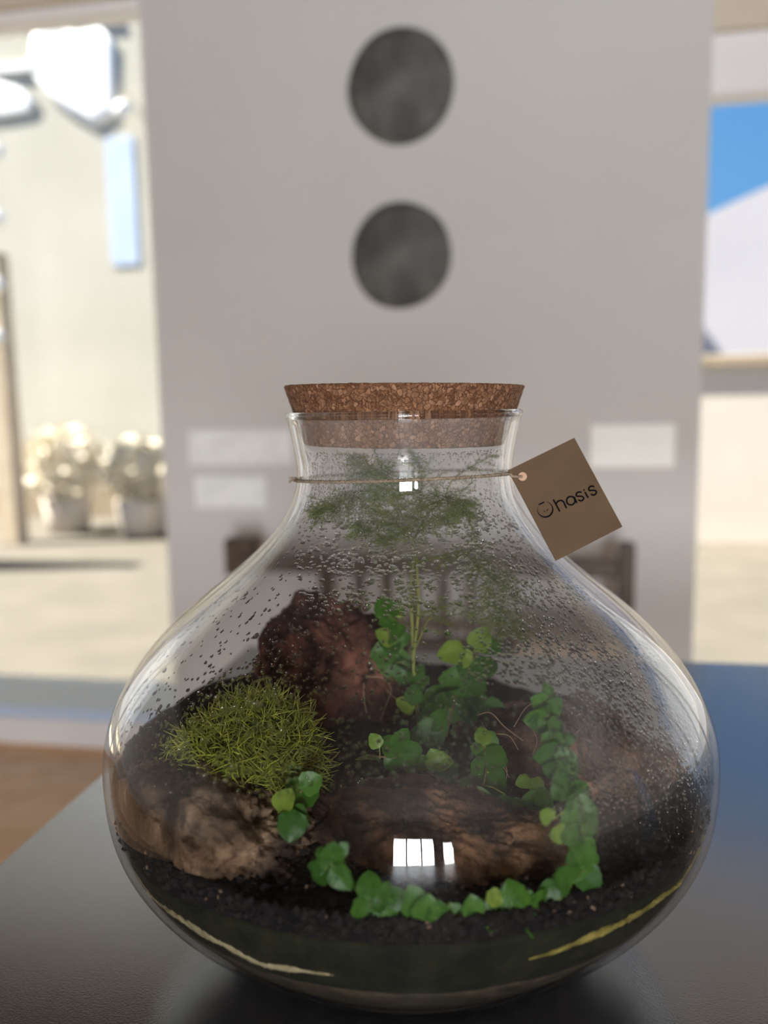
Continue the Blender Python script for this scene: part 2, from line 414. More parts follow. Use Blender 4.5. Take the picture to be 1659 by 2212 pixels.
# wall behind the camera with two window openings
WA = (0.22, 1.28, -0.83, 1.05); WB = (1.42, 1.78, -0.15, 0.85)
mb = MB()
mb.box(-4.4, WA[0], -4.4, -4.28, FLOOR, CEIL).box(WA[1], WB[0], -4.4, -4.28, FLOOR, CEIL).box(WB[1], 4.4, -4.4, -4.28, FLOOR, CEIL)
for q in (WA, WB):
    mb.box(q[0], q[1], -4.4, -4.28, FLOOR, q[2]).box(q[0], q[1], -4.4, -4.28, q[3], CEIL)
o = mb.build('wall_front', M['taupe']); o['kind'] = 'structure'
for k, (q, nx, nz) in enumerate(((WA, 3, 4), (WB, 1, 3))):
    e = thing('window_%d' % (k + 3)); e['kind'] = 'structure'
    fr = MB().box(q[0], q[1], -4.31, -4.26, q[2], q[2] + 0.05).box(q[0], q[1], -4.31, -4.26, q[3] - 0.05, q[3])
    fr.box(q[0], q[0] + 0.05, -4.31, -4.26, q[2], q[3]).box(q[1] - 0.05, q[1], -4.31, -4.26, q[2], q[3])
    fr.build('window_frame', M['darkwood'], e)
    for i in range(1, nx + 1 - (1 if nx > 1 else 1)):
        x = q[0] + (q[1] - q[0]) * i / nx
        MB().box(x - 0.014, x + 0.014, -4.305, -4.265, q[2], q[3]).build('glazing_bar', M['darkwood'], e)
    for i in range(1, nz):
        z = q[2] + (q[3] - q[2]) * i / nz
        MB().box(q[0], q[1], -4.303, -4.267, z - 0.014, z + 0.014).build('glazing_bar', M['darkwood'], e)

# grey partition wall that stands in front of the glazed back
o = MB().box(-1.06, 0.545, YP, YP + 0.13, FLOOR, CEIL).build('wall_partition', M['wall']); o['kind'] = 'structure'

# glazed back: two big openings with frames and panes
def glazed(name, x0, x1, zh, zs, hh, mull):
    e = thing(name); e['kind'] = 'structure'
    MB().box(x0, x1, YF - 0.05, YF + 0.05, FLOOR, zs, 0.006).build('bottom_frame', M['white'], e)
    MB().box(x0, x1, YF - 0.05, YF + 0.05, zh, zh + hh, 0.006).build('head_frame', M['white'], e)
    for x in mull:
        MB().box(x - 0.03, x + 0.03, YF - 0.04, YF + 0.04, zs, zh, 0.004).build('mullion', M['white'], e)
    xs = [x0] + list(mull) + [x1]
    for a, b in zip(xs[:-1], xs[1:]):
        MB().box(a + 0.005, b - 0.005, YF - 0.003, YF + 0.003, zs, zh).build('pane', M['pane'], e)
    return e
glazed('window_1', -4.38, -0.9, 1.52, -0.80, 0.03, (-4.35, -3.2, -2.1, -0.95))
glazed('window_2', 0.4, 4.38, 1.13, -0.84, 0.16, (0.44, 2.1, 3.4, 4.35))
o = MB().box(-4.4, -0.85, YF - 0.07, YF + 0.07, 1.55, CEIL).box(0.35, 4.4, YF - 0.07, YF + 0.07, 1.29, CEIL).box(-0.9, 0.4, YF - 0.07, YF + 0.07, FLOOR, CEIL).build('wall_back', M['beige']); o['kind'] = 'structure'

# ---- outdoors
o = MB().box(-16, 16, YF + 0.05, 13, FLOOR - 0.1, FLOOR - 0.005).build('patio_ground', M['patio']); o['kind'] = 'structure'
o = MB().box(-9, -4.55, -6, YF + 0.05, FLOOR - 0.1, FLOOR - 0.005).box(4.55, 9, -6, YF + 0.05, FLOOR - 0.1, FLOOR - 0.005).build('side_ground', M['patio']); o['kind'] = 'structure'

M['shade_lift'] = mat_noise('shade_lift_stone', [(0.88,0.72,0.48),(0.92,0.77,0.54)], 2.5, 4, 0.6)  # pale warm tone that lifts the shaded strip of patio
o = MB().box(-4.4, 4.4, YF + 0.06, 2.74, FLOOR - 0.05, FLOOR + 0.012, 0.004).build('shade_lift_paving', M['shade_lift']); o['kind'] = 'structure'  # ends at the shadow edge so only the shade is lightened
# wall plates and discs
def on_wall(x, y): return on_y(x, y, YP)
def disc(px, py, rx, rz, seed, label):
    c = on_wall(px, py); prof = [(0.0, 0.028), (0.5, 0.027), (0.82, 0.022), (0.95, 0.013), (1.0, 0.0)]
    v = []; f = []; seg = 56
    for (k, h) in prof:
        for j in range(seg):
            a = 2*pi*j/seg
            wob = 1 + 0.03*noise.noise(Vector((cos(a)*1.3, sin(a)*1.3, seed)))
            x, z = k*rx*cos(a)*wob, k*rz*sin(a)*wob
            hh = h + 0.004*noise.noise(Vector((x*22, z*22, seed*3))) * (1 if h > 0 else 0)
            v.append((x, -hh, z))
    for i in range(len(prof)-1):
        for j in range(seg):
            a = i*seg + j; b = i*seg + (j+1) % seg
            f.append((a, b, b+seg, a+seg))
    o = new_obj('wall_disc', v, f, M['disc'], None, True, (c.x, YP, c.z))
    tag(o, label, 'wall art', 'round wall discs')
disc(864, 186, 0.152, 0.158, 1.3, 'upper dark grey round stone disc on the grey wall')
disc(866, 552, 0.146, 0.152, 7.7, 'lower dark grey round stone disc, just above the cork stopper')
def plate(x0, y0, x1, y1, mat, label, rows):
    a = on_wall(x0, (y0+y1)/2); b = on_wall(x1, (y0+y1)/2); t = on_wall((x0+x1)/2, y0); u = on_wall((x0+x1)/2, y1)
    e = thing('wall_plate', ((a.x+b.x)/2, YP, (t.z+u.z)/2)); w2, h2 = (b.x-a.x)/2, (t.z-u.z)/2
    MB().box(-w2, w2, -0.012, 0, -h2, h2, 0.003).build('cover', mat, e)
    for k in range(rows):
        x = -w2 + (k+0.5)*2*w2/rows
        MB().box(x - w2/rows*0.55, x + w2/rows*0.55, -0.016, -0.011, -h2*0.55, h2*0.55, 0.0015).build('rocker', mat, e)
    tag(e, label, 'wall plate', 'pale plates on the grey wall')
plate(410, 927, 632, 1003, M['plate2'], 'wide pale grey switch plate beside the jar neck, upper one of two', 5)
plate(424, 1028, 575, 1096, M['plate2'], 'small pale grey switch plate under the wide one', 3)
plate(1274, 916, 1456, 1009, M['plate'], 'white rectangular plate beside the brown paper tag', 2)

# bench with slatted back against the partition
YB = 1.72
def bpt(x, y): return on_y(x, y, YB)
e = thing('slatted_bench', (-0.2, YB, FLOOR))
xl, xr = bpt(490, 1200).x - (-0.2), bpt(1371, 1200).x - (-0.2)
ztop = bpt(1350, 1172).z - FLOOR; zr1 = bpt(1290, 1207).z - FLOOR; zr0 = bpt(1290, 1248).z - FLOOR
xp = bpt(690, 1250).x + 0.2; xq = bpt(1085, 1250).x + 0.2
MB().box(xp, xp + 0.035, -0.012, 0.03, 0, zr0, 0.004).build('back_post', M['darkwood'], e)
MB().box(xl, xl + 0.085, -0.02, 0.03, zr0 - 0.01, ztop, 0.004).build('rail_end', M['darkwood'], e)
MB().box(xr - 0.04, xr, -0.02, 0.03, 0, ztop, 0.004).build('back_post', M['darkwood'], e)
MB().box(xl + 0.045, xr - 0.04, -0.012, 0.02, zr0, zr1, 0.004).build('top_rail', M['darkwood'], e)
MB().box(xp, xr - 0.04, -0.012, 0.02, 0.50, 0.55, 0.004).build('lower_rail', M['darkwood'], e)
MB().box(xp, xr, -0.42, -0.02, 0.40, 0.44, 0.006).build('seat', M['darkwood'], e)
for x in (xp, xr - 0.045):
    MB().box(x, x + 0.045, -0.42, -0.375, 0, 0.40, 0.004).build('front_leg', M['darkwood'], e)
ns = 6
for k in range(ns):
    x = xp + 0.035 + (xq - xp - 0.035) * (k + 1) / ns
    MB().box(x - 0.013, x + 0.013, -0.004, 0.012, 0.55, zr0, 0.002).build('back_slat', M['darkwood'], e)
tag(e, 'dark wooden bench with slatted back standing behind the jar', 'bench')
cu = MB().box(-0.14, 0.14, -0.06, 0.06, 0.0, 0.15, 0.03).build('cushion', M['cushion'], None, True, (bpt(1225, 1290).x, YB - 0.09, -0.46))
tag(cu, 'tan cushion leaning on the dark bench back', 'cushion')

# ---- garden: white wall with coping, pale house with a gable, cream house, bright-patch sheets, sky-gap panel, post, shrubs
e = thing('garden_wall', (2.0, 6.6, FLOOR))
MB().box(-1.6, 13, 0, 0.2, 0, 1.47).build('wall_body', M['gwall'], e)
MB().box(-1.65, 13, -0.05, 0.25, 1.47, 1.56, 0.01).build('coping', M['coping'], e)
tag(e, 'white garden wall with tan coping seen past the grey wall', 'garden wall')
e = thing('neighbour_house', (2.2, 9.0, FLOOR))
new_obj('gable_wall', [(-3,0,0),(12,0,0),(12,0,3.4),(3.2,0,4.6),(-0.25,0,3.17),(-3,0,1.9), (-3,4,0),(12,4,0),(12,4,3.4),(3.2,4,4.6),(-0.25,4,3.17),(-3,4,1.9)],
        [(0,1,2,3,4,5),(11,10,9,8,7,6),(0,6,7,1),(1,7,8,2),(2,8,9,3),(3,9,10,4),(4,10,11,5),(5,11,6,0)], M['house'], e)
tag(e, 'pale neighbour house whose sloping roof edge meets the blue sky', 'house')
e = thing('cream_house', (-6, 8.0, FLOOR))
MB().box(-9, 4.6, 0, 3, 0, 6.5).build('wall_body', M['cream'], e)
MB().box(-9.1, 4.7, -0.05, 3, 0, 0.35).build('plinth', M['coping'], e)
a = on_y(228, 350, 7.97); b = on_y(300, 570, 7.97)
sh = MB().box(a.x + 6, b.x + 6, -0.012, 0.0, b.z - FLOOR, 4.1, 0.003)  # pale blue panel standing in for a gap of sky
sh.build('sky_gap_panel', M['blue'], e)
tag(e, 'bright cream house outside with a pale blue panel in place of a sky gap', 'house')
for x0, x1, lab in ((-12, -4.9, 'added white wall out of view that brightens the jar reflections, past the cream house'), (2.7, 12, 'added white wall out of view that brightens the jar reflections, past the garden wall')):
    e = thing('reflector_wall', ((x0+x1)/2, 4.7, FLOOR)); hw = (x1-x0)/2
    MB().box(-hw, hw, 0, 0.15, 0, 2.6).build('wall_body', M['bright_white'], e)  # unseen white wall added to brighten reflections on the jar's sides
    MB().box(-hw-0.02, hw+0.02, -0.03, 0.18, 2.6, 2.66, 0.005).build('coping', M['white'], e)
    tag(e, lab, 'reflector wall', 'added white reflector walls')
def bright_white(pix, Y, label, bulge):  # white sheet shaped to stand in for a blown-out patch of light
    pts = [on_y(x, y, Y) for x, y in pix]
    c = sum(pts, Vector()) / len(pts); v = []; f = []; n = len(pts); K = 5
    for s in (0, 0.02):
        v.append((0, -bulge + s, 0))
        for k in range(1, K+1):
            for p in pts:
                q = (p - c) * (k / K); v.append((q.x, -bulge * (1 - (k/K)**2) + s, q.z))
    half = 1 + K*n
    for s in (0, 1):
        b0 = s*half
        for j in range(n):
            j2 = (j+1) % n
            t = (b0, b0+1+j, b0+1+j2); f.append(t if s else t[::-1])
            for k in range(K-1):
                q = (b0+1+k*n+j, b0+1+(k+1)*n+j, b0+1+(k+1)*n+j2, b0+1+k*n+j2); f.append(q if s else q[::-1])
    for j in range(n):
        j2 = (j+1) % n; a0 = 1+(K-1)*n
        f.append((a0+j, a0+j2, half+a0+j2, half+a0+j))
    o = thing('bright_patch', (c.x, c.y, FLOOR))
    new_obj('patch_sheet', v, f, M['bright_white'], o, True, (0, 0, c.z - FLOOR))
    zt = max(p.z for p in pts) - FLOOR; xs_ = [p.x - c.x for p in pts]
    MB().box(min(xs_) - 0.05, max(xs_) + 0.05, -0.01, 0.03, zt - 0.06, zt + 0.02).build('patch_rail', M['white'], o)
    tag(o, label, 'banner', 'blown-out bright patches on the cream house')
bright_white([(72,62),(120,44),(160,70),(215,60),(246,90),(246,245),(205,276),(150,245),(108,212),(66,150)], 7.975, 'larger white sheet in place of a blown-out bright patch, beside the grey wall', 0.005)
bright_white([(-60,150),(0,178),(36,188),(74,216),(66,240),(0,252),(-60,256)], 7.975, 'smaller white sheet in place of a blown-out bright patch, cut off by the picture edge', 0.005)
c = on_y(265, 236, 7.85)
e = thing('globe_lantern', (c.x, c.y, c.z))
MB().lathe([(0.001,-0.085),(0.04,-0.077),(0.07,-0.05),(0.085,0),(0.07,0.05),(0.04,0.077),(0.001,0.085)], 20).build('globe', M['bright_white'], e, True)
MB().tube([(0,0,0.045),(0,0,0.16),(0,0.16,0.16)], 0.012, 5).build('wall_arm', M['post'], e)
tag(e, 'small white globe lantern on the cream house beside the white sheet', 'lantern')
e = thing('garden_post', (on_y(12, 900, 6.2).x, 6.2, FLOOR))
MB().box(-0.09, 0.09, -0.09, 0.09, 0, 2.6, 0.01).build('post', M['post'], e)
for k, py in enumerate((330, 470, 610, 720)):
    p = on_y(14, py + 10, 6.2)
    MB().lathe([(0.001,-0.07),(0.05,-0.05),(0.07,0),(0.05,0.05),(0.001,0.07)], 14).build('lamp_globe', M['bright_white'], e, True, (p.x - e.location.x, -0.14, p.z - FLOOR))
tag(e, 'tan wooden garden post with white lamp globes at the left edge', 'post')
# planter and shrubs on the sunny patio to the left
def shrub(x, y, r, label):
    e = thing('garden_shrub', (x, y, FLOOR)); rn = random.Random(int(x*100))
    MB().lathe([(0.16,0),(0.2,0.02),(0.24,0.34),(0.22,0.36),(0.2,0.33)], 20, True, True).build('pot', M['gwall'], e, True)
    v = []; f = []
    for k in range(700):
        d = Vector((rn.gauss(0,1), rn.gauss(0,1), rn.gauss(0,1))).normalized() * r * rn.uniform(0.6, 1.05)
        p = Vector((0,0,0.36 + r*0.8)) + Vector((d.x, d.y, d.z*0.9))
        a = Vector((rn.gauss(0,1), rn.gauss(0,1), rn.gauss(0,1))).normalized() * 0.06; b = a.orthogonal().normalized() * 0.03
        n = len(v); v += [p - a, p + b, p + a, p - b]; f.append((n, n+1, n+2, n+3))
    l = new_obj('foliage', v, f, M['shrub'], e); l['kind'] = 'stuff'
    MB().tube([(0,0,0.3),(0.02,0,0.36+r)], 0.02, 6).build('stem', M['post'], e)
    tag(e, label, 'shrub', 'potted shrubs on the patio')
shrub(-4.45, 6.9, 0.40, 'pale potted shrub outside, farthest from the grey wall')
shrub(-3.55, 6.7, 0.34, 'pale potted shrub outside, between the other two')
shrub(-2.85, 6.4, 0.30, 'pale potted shrub outside, half hidden by the grey wall')

# ------------------------------------------------------------------ table
e = thing('black_table', (0.35, -0.35, FLOOR))
TX0, TX1, TY0, TY1 = -0.263 - 0.35, 1.2, -1.9, 0.477 + 0.35
MB().box(TX0, TX1, TY0, TY1, 0.9 - 0.04, 0.9, 0.0015).build('table_top', M['table'], e)
for x in (TX0 + 0.06, TX1 - 0.12):
    for y in (TY0 + 0.06, TY1 - 0.12):
        MB().box(x, x + 0.06, y, y + 0.06, 0, 0.86, 0.003).build('leg', M['table'], e)
tag(e, 'black matte stone table under the glass terrarium', 'table')

# ------------------------------------------------------------------ jar
ZK = [0,.0078,.0194,.0388,.0582,.0776,.097,.1213,.1456,.1698,.1941,.2135,.2329,.2475,.262,.2766]
RK = [.0790,.0925,.1050,.1270,.1453,.1551,.158,.1562,.1447,.1238,.0941,.0726,.0593,.0561,.0577,.0606]
def spline(xs, ys):
    n = len(xs); h = [xs[i+1]-xs[i] for i in range(n-1)]
    a = [0.0]*n; b = [1.0]*n; c = [0.0]*n; d = [0.0]*n
    for i in range(1, n-1):
        a[i] = h[i-1]; b[i] = 2*(h[i-1]+h[i]); c[i] = h[i]
        d[i] = 6*((ys[i+1]-ys[i])/h[i]-(ys[i]-ys[i-1])/h[i-1])
    for i in range(1, n):
        q = a[i]/b[i-1]; b[i] -= q*c[i-1]; d[i] -= q*d[i-1]
    mm = [0.0]*n; mm[-1] = d[-1]/b[-1]
    for i in range(n-2, -1, -1): mm[i] = (d[i]-c[i]*mm[i+1])/b[i]
    def f(x):
        i = 0
        while i < n-2 and x > xs[i+1]: i += 1
        t = x-xs[i]; hh = h[i]
        return ys[i]+t*((ys[i+1]-ys[i])/hh-hh*(2*mm[i]+mm[i+1])/6)+t*t*mm[i]/2+t**3*(mm[i+1]-mm[i])/(6*hh)
    return f
Rz = spline(ZK, RK)
TH = 0.0032
def Rin(z): return Rz(max(0.0, z)) - TH
def dRz(z): return (Rz(z+0.0005)-Rz(z-0.0005))/0.001
def rel(az):                          # azimuth from the camera side, degrees, + = to the right in the picture
    return AZC + radians(az)
def inner(az, z, inset=0.0):
    r = Rin(z) - inset; a = rel(az); return Vector((r*cos(a), r*sin(a), z))
def front(px, py, inset=0.0):         # where the sight line enters the inner glass
    v = ray(px, py); t = 0.15
    def inside(t):
        p = CAM + v*t
        return 0 < p.z < 0.2766 and p.x*p.x + p.y*p.y < (Rin(p.z) - inset)**2
    while t < 0.7:
        if inside(t):
            lo, hi = t - 0.004, t
            for _ in range(8):
                mid = (lo + hi)/2
                if inside(mid): hi = mid
                else: lo = mid
            return CAM + v*hi
        t += 0.004
    return CAM + v*0.41
def azz(p): 
    a = math.degrees(atan2(p.y, p.x) - AZC)
    return (a + 180) % 360 - 180

jar = thing('terrarium_jar')
zs = [0.2752*k/110 for k in range(111)]
outer = [(0.001, 0.0), (0.06, 0.0), (0.074, 0.0)] + [(Rz(z), z) for z in zs if z > 0.001]
rim = [(Rz(0.2758)+0.0006, 0.2758), (Rz(0.2766)+0.0009, 0.2772), (Rz(0.2766)+0.0004, 0.2786), (Rz(0.2766)-0.0011, 0.2793), (Rz(0.2766)-0.0028, 0.2787), (Rz(0.2766)-0.0036, 0.2774)]
mb = MB(); mb.lathe(outer + rim, 160)
ob = mb.build('glass_body', M['glass'], jar, True)
inn = [(Rz(0.2766)-0.0036, 0.2774)] + [(Rin(z), z) for z in reversed(zs) if z > 0.004] + [(0.07, 0.0035), (0.001, 0.0035)]
mb = MB(); mb.lathe(inn, 160)
oi = mb.build('inner_glass', M['glass_in'], jar, True)
tag(jar, 'onion shaped clear glass jar with a narrow neck, misted inside', 'jar')

mt, t, out = nodes_of('rim_glass'); g = N(t, 'ShaderNodeBsdfGlass'); g.inputs['IOR'].default_value = 1.45; g.inputs['Roughness'].default_value = 0.0
t.links.new(g.outputs[0], out.inputs[0]); M['rim'] = mt
rc = Rz(0.2766) - 0.0014
MB().lathe([(rc + 0.0021*cos(2*pi*k/14), 0.2775 + 0.0019*sin(2*pi*k/14)) for k in range(15)], 160).build('rim', M['rim'], jar, True)
# condensation drops, sitting on the inner glass
def drops():
    rn = random.Random(11); v = []; f = []
    SEG = 7
    def drop(az, z, r, asp, hgt):
        p = inner(az, z, 0.0002); a = rel(az); sl = dRz(z)
        nrm = Vector((-cos(a), -sin(a), sl)).normalized()      # towards the jar's inside
        tx = Vector((-sin(a), cos(a), 0)); tz = tx.cross(nrm).normalized()
        n0 = len(v); ph = rn.uniform(0, 6.28)
        wob = [1 + rn.uniform(-0.22, 0.22) for _ in range(SEG)]
        for (k, h) in ((1.0, 0.0), (0.82, 0.55), (0.45, 0.9)):
            for j in range(SEG):
                b = ph + 2*pi*j/SEG
                v.append(p + tx*(r*k*cos(b)*wob[j]) + tz*(r*asp*k*sin(b)*wob[j]) + nrm*(h*hgt*r))
        v.append(p + nrm*hgt*r)
        for i in (0, 1):
            for j in range(SEG):
                q = n0+i*SEG+j; q2 = n0+i*SEG+(j+1) % SEG
                f.append((q, q2, q2+SEG, q+SEG))
        for j in range(SEG):
            f.append((n0+2*SEG+j, n0+2*SEG+(j+1) % SEG, n0+3*SEG))
    def zone(n, x0, x1, y0, y1, r0, r1, asp, hgt, keep=None, big=0.0):
        k = 0; tries = 0
        while k < n and tries < n*6:
            tries += 1
            x = rn.uniform(x0, x1); y = rn.uniform(y0, y1)
            if keep and rn.random() > keep(x, y): continue
            p = front(x, y)
            if p.z > 0.2600: continue
            r = rn.uniform(r0, r1)
            if rn.random() < big: r *= 1.7
            drop(azz(p), p.z, r, rn.uniform(*asp), hgt); k += 1
    # dense fine drops on the right shoulder
    def right(x, y):
        edge = min(1, max(0, (x - 1000 - (y < 1250)*0) / 170)) * min(1, max(0, (y - 1090) / 150))
        low = 1 if y < 1650 else max(0, 1 - (y - 1650)/200)
        left_low = 1 if y < 1480 else min(1, max(0.03, (x - 1180)/90))
        return edge * low * left_low
    zone(5200, 1000, 1560, 1090, 1850, 0.00045, 0.0010, (0.9, 1.5), 0.7, right)
    # fine mist of drops in the neck
    def neck(x, y): return 0.35 + 0.65*(x < 790) if y > 985 else 0.8
    zone(2600, 645, 1100, 966, 1130, 0.0003, 0.0006, (0.9, 1.3), 0.6, neck)
    # larger hanging drops across the shoulder
    zone(1150, 640, 1130, 1120, 1330, 0.0006, 0.0014, (0.5, 0.9), 0.5, lambda x, y: 0.3 + 0.7*noise.noise(Vector((x/60, y/60, 0)))**2*4, 0.15)
    # looser drops on the left shoulder, a denser line above the moss
    zone(1050, 240, 650, 1130, 1720, 0.0005, 0.0010, (0.7, 1.5), 0.55, lambda x, y: 1 if abs(y - (1640 - (x-250)*0.56)) < 60 else 0.42, 0.1)
    zone(520, 640, 1060, 1330, 1700, 0.0004, 0.0010, (0.6, 1.3), 0.5, None, 0.1)
    # specks low on the front
    zone(420, 700, 1230, 1780, 2000, 0.00025, 0.0006, (0.8, 1.2), 0.6)
    zone(160, 330, 700, 1780, 1990, 0.00025, 0.0005, (0.8, 1.2), 0.6)
    o = new_obj('condensation', v, f, M['drop'], jar, True); o['kind'] = 'stuff'
    o['label'] = 'clear water drops beaded on the glass'
drops()

# ------------------------------------------------------------------ cork stopper
CKZ0, CKZ1 = 0.2622, 0.2920
prof = []
def ckr(z): return 0.0520 + (0.0617 - 0.0520) * (z - CKZ0) / (CKZ1 - CKZ0)
prof = [(0.001, CKZ0), (0.045, CKZ0), (ckr(CKZ0) - 0.0006, CKZ0)] + [(ckr(CKZ0 + (CKZ1-CKZ0)*k/14), CKZ0 + 0.0006 + (CKZ1-CKZ0-0.0012)*k/14) for k in range(15)] + [(ckr(CKZ1)-0.0007, CKZ1), (0.045, CKZ1), (0.001, CKZ1)]
mb = MB(); mb.lathe(prof, 220)
vv = []
for p in mb.v:
    p = Vector(p); r = hypot(p.x, p.y)
    if r > 0.05:
        k = 1 + 0.0045*noise.noise(p*420) + 0.003*noise.noise(p*900)
        p = Vector((p.x*k, p.y*k, p.z + 0.0003*noise.noise(p*500)))
    vv.append(p - Vector((0, 0, CKZ0)))
mb.v = vv
ck = mb.build('cork_stopper', M['cork'], None, True, (0, 0, CKZ0))
ck.rotation_euler = (0, radians(0.9)*cos(radians(8.5)), 0)
tag(ck, 'wide tapered cork stopper pressed into the jar neck', 'cork')

# ------------------------------------------------------------------ layers of filling seen through the glass
LAYER_SEG = 180
def layer(name, mat, zlo, zhi, inset, a0=-180, a1=180, label='', cat='', rows=6, cap=True, depth=None):
    closed = (a1 - a0) >= 360; ns = LAYER_SEG if closed else max(8, int((a1-a0)/0.35))
    v = []; f = []
    cols = ns if closed else ns+1
    for k in range(rows+1):
        for j in range(cols):
            az = a0 + (a1-a0)*j/ns
            z = zlo(az) + (zhi(az)-zlo(az))*k/rows
            v.append(inner(az, z, inset + 0.0006*noise.noise(Vector((az*0.35, z*200, inset*900)))))
    def id(k, j): return k*cols + (j % cols if closed else j)
    for k in range(rows):
        for j in range(ns):
            f.append((id(k,j), id(k,j+1), id(k+1,j+1), id(k+1,j)))
    if cap and closed:
        nb = len(v); v.append(Vector((0,0,zlo(0)))); v.append(Vector((0,0,zhi(0))))
        for j in range(ns):
            f.append((id(0,j+1), id(0,j), nb)); f.append((id(rows,j), id(rows,j+1), nb+1))
    if not closed:                     # a thin band gets an inner side so that it has thickness
        n1 = len(v)
        for k in (0, rows):
            for j in range(cols):
                az = a0 + (a1-a0)*j/ns
                v.append(inner(az, zlo(az) if k == 0 else zhi(az), inset + 0.004))
        for j in range(ns):
            f.append((n1+j, id(0,j), id(0,j+1), n1+j+1)[::-1])
            f.append((id(rows,j), n1+cols+j, n1+cols+j+1, id(rows,j+1))[::-1])
            f.append((n1+j, n1+j+1, n1+cols+j+1, n1+cols+j)[::-1])
    o = new_obj(name, v, f, mat, None, True)
    tag(o, label, cat, None, 'stuff'); return o
def wig(az, s, amp): 
    a = radians(az); return amp*noise.noise(Vector((cos(a)*5, sin(a)*5, s))) + 0.5*amp*noise.noise(Vector((cos(a)*14, sin(a)*14, s+9)))
def Z1(az): return 0.0612 + wig(az, 1.0, 0.002)
def Z2(az):
    base = 0.0885 if abs(az) < 25 else 0.0885 - min(1, (abs(az)-25)/40)*0.010
    return base + wig(az, 3.0, 0.002)
layer('gravel_layer', M['gravel'], lambda a: 0.0042, Z1, 0.0008, label='brown gravel layer at the bottom of the jar', cat='gravel', rows=14)
layer('green_layer', M['green'], Z1, Z2, 0.0009, label='dark green mossy layer between the gravel and the black soil', cat='moss layer', rows=8)
def lerp_table(t, x):
    for (a, b), (c, d) in zip(t[:-1], t[1:]):
        if a <= x <= c: return b + (d-b)*(x-a)/(c-a)
    return t[0][1] if x < t[0][0] else t[-1][1]
sl = sorted((azz(front(x, y)), front(x, y).z) for x, y in ((342,1955),(400,1995),(480,2042),(530,2072),(570,2088),(640,2097),(712,2108)))
sr = sorted((azz(front(x, y)), front(x, y).z) for x, y in ((1150,2072),(1200,2058),(1280,2026),(1360,1988),(1430,1942),(1480,1898),(1510,1865)))
sl = [(-95, sl[0][1]-0.002)] + sl; sr = sr + [(95, sr[-1][1])]
def thick(az, c0, c1, t): 
    return t*max(0.02, min(1, (az-c0)/8, (c1-az)/8))*(0.55+1.1*abs(noise.noise(Vector((az*0.13, c0, 2))))+0.55*noise.noise(Vector((az*0.9, c0, 5)))+0.4*noise.noise(Vector((az*2.6, c0, 8))))
layer('sand_band', M['sand'], lambda a: lerp_table(sl, a) - thick(a, -95, sl[-1][0]+0.5, 0.0019) + wig(a, 6, 0.0008), lambda a: lerp_table(sl, a) + thick(a, -95, sl[-1][0]+0.5, 0.0019) + wig(a, 8, 0.0008), 0.0002, -95, sl[-1][0]+0.5,
      'pale sand vein along the lower left of the filling', 'sand', 3)
layer('sand_band', M['sand2'], lambda a: lerp_table(sr, a) - thick(a, sr[0][0]-0.5, 95, 0.0016) + wig(a, 16, 0.0006), lambda a: lerp_table(sr, a) + thick(a, sr[0][0]-0.5, 95, 0.0016) + wig(a, 18, 0.0006), 0.0002, sr[0][0]-0.5, 95,
      'mustard yellow sand vein along the lower right of the filling', 'sand', 3)

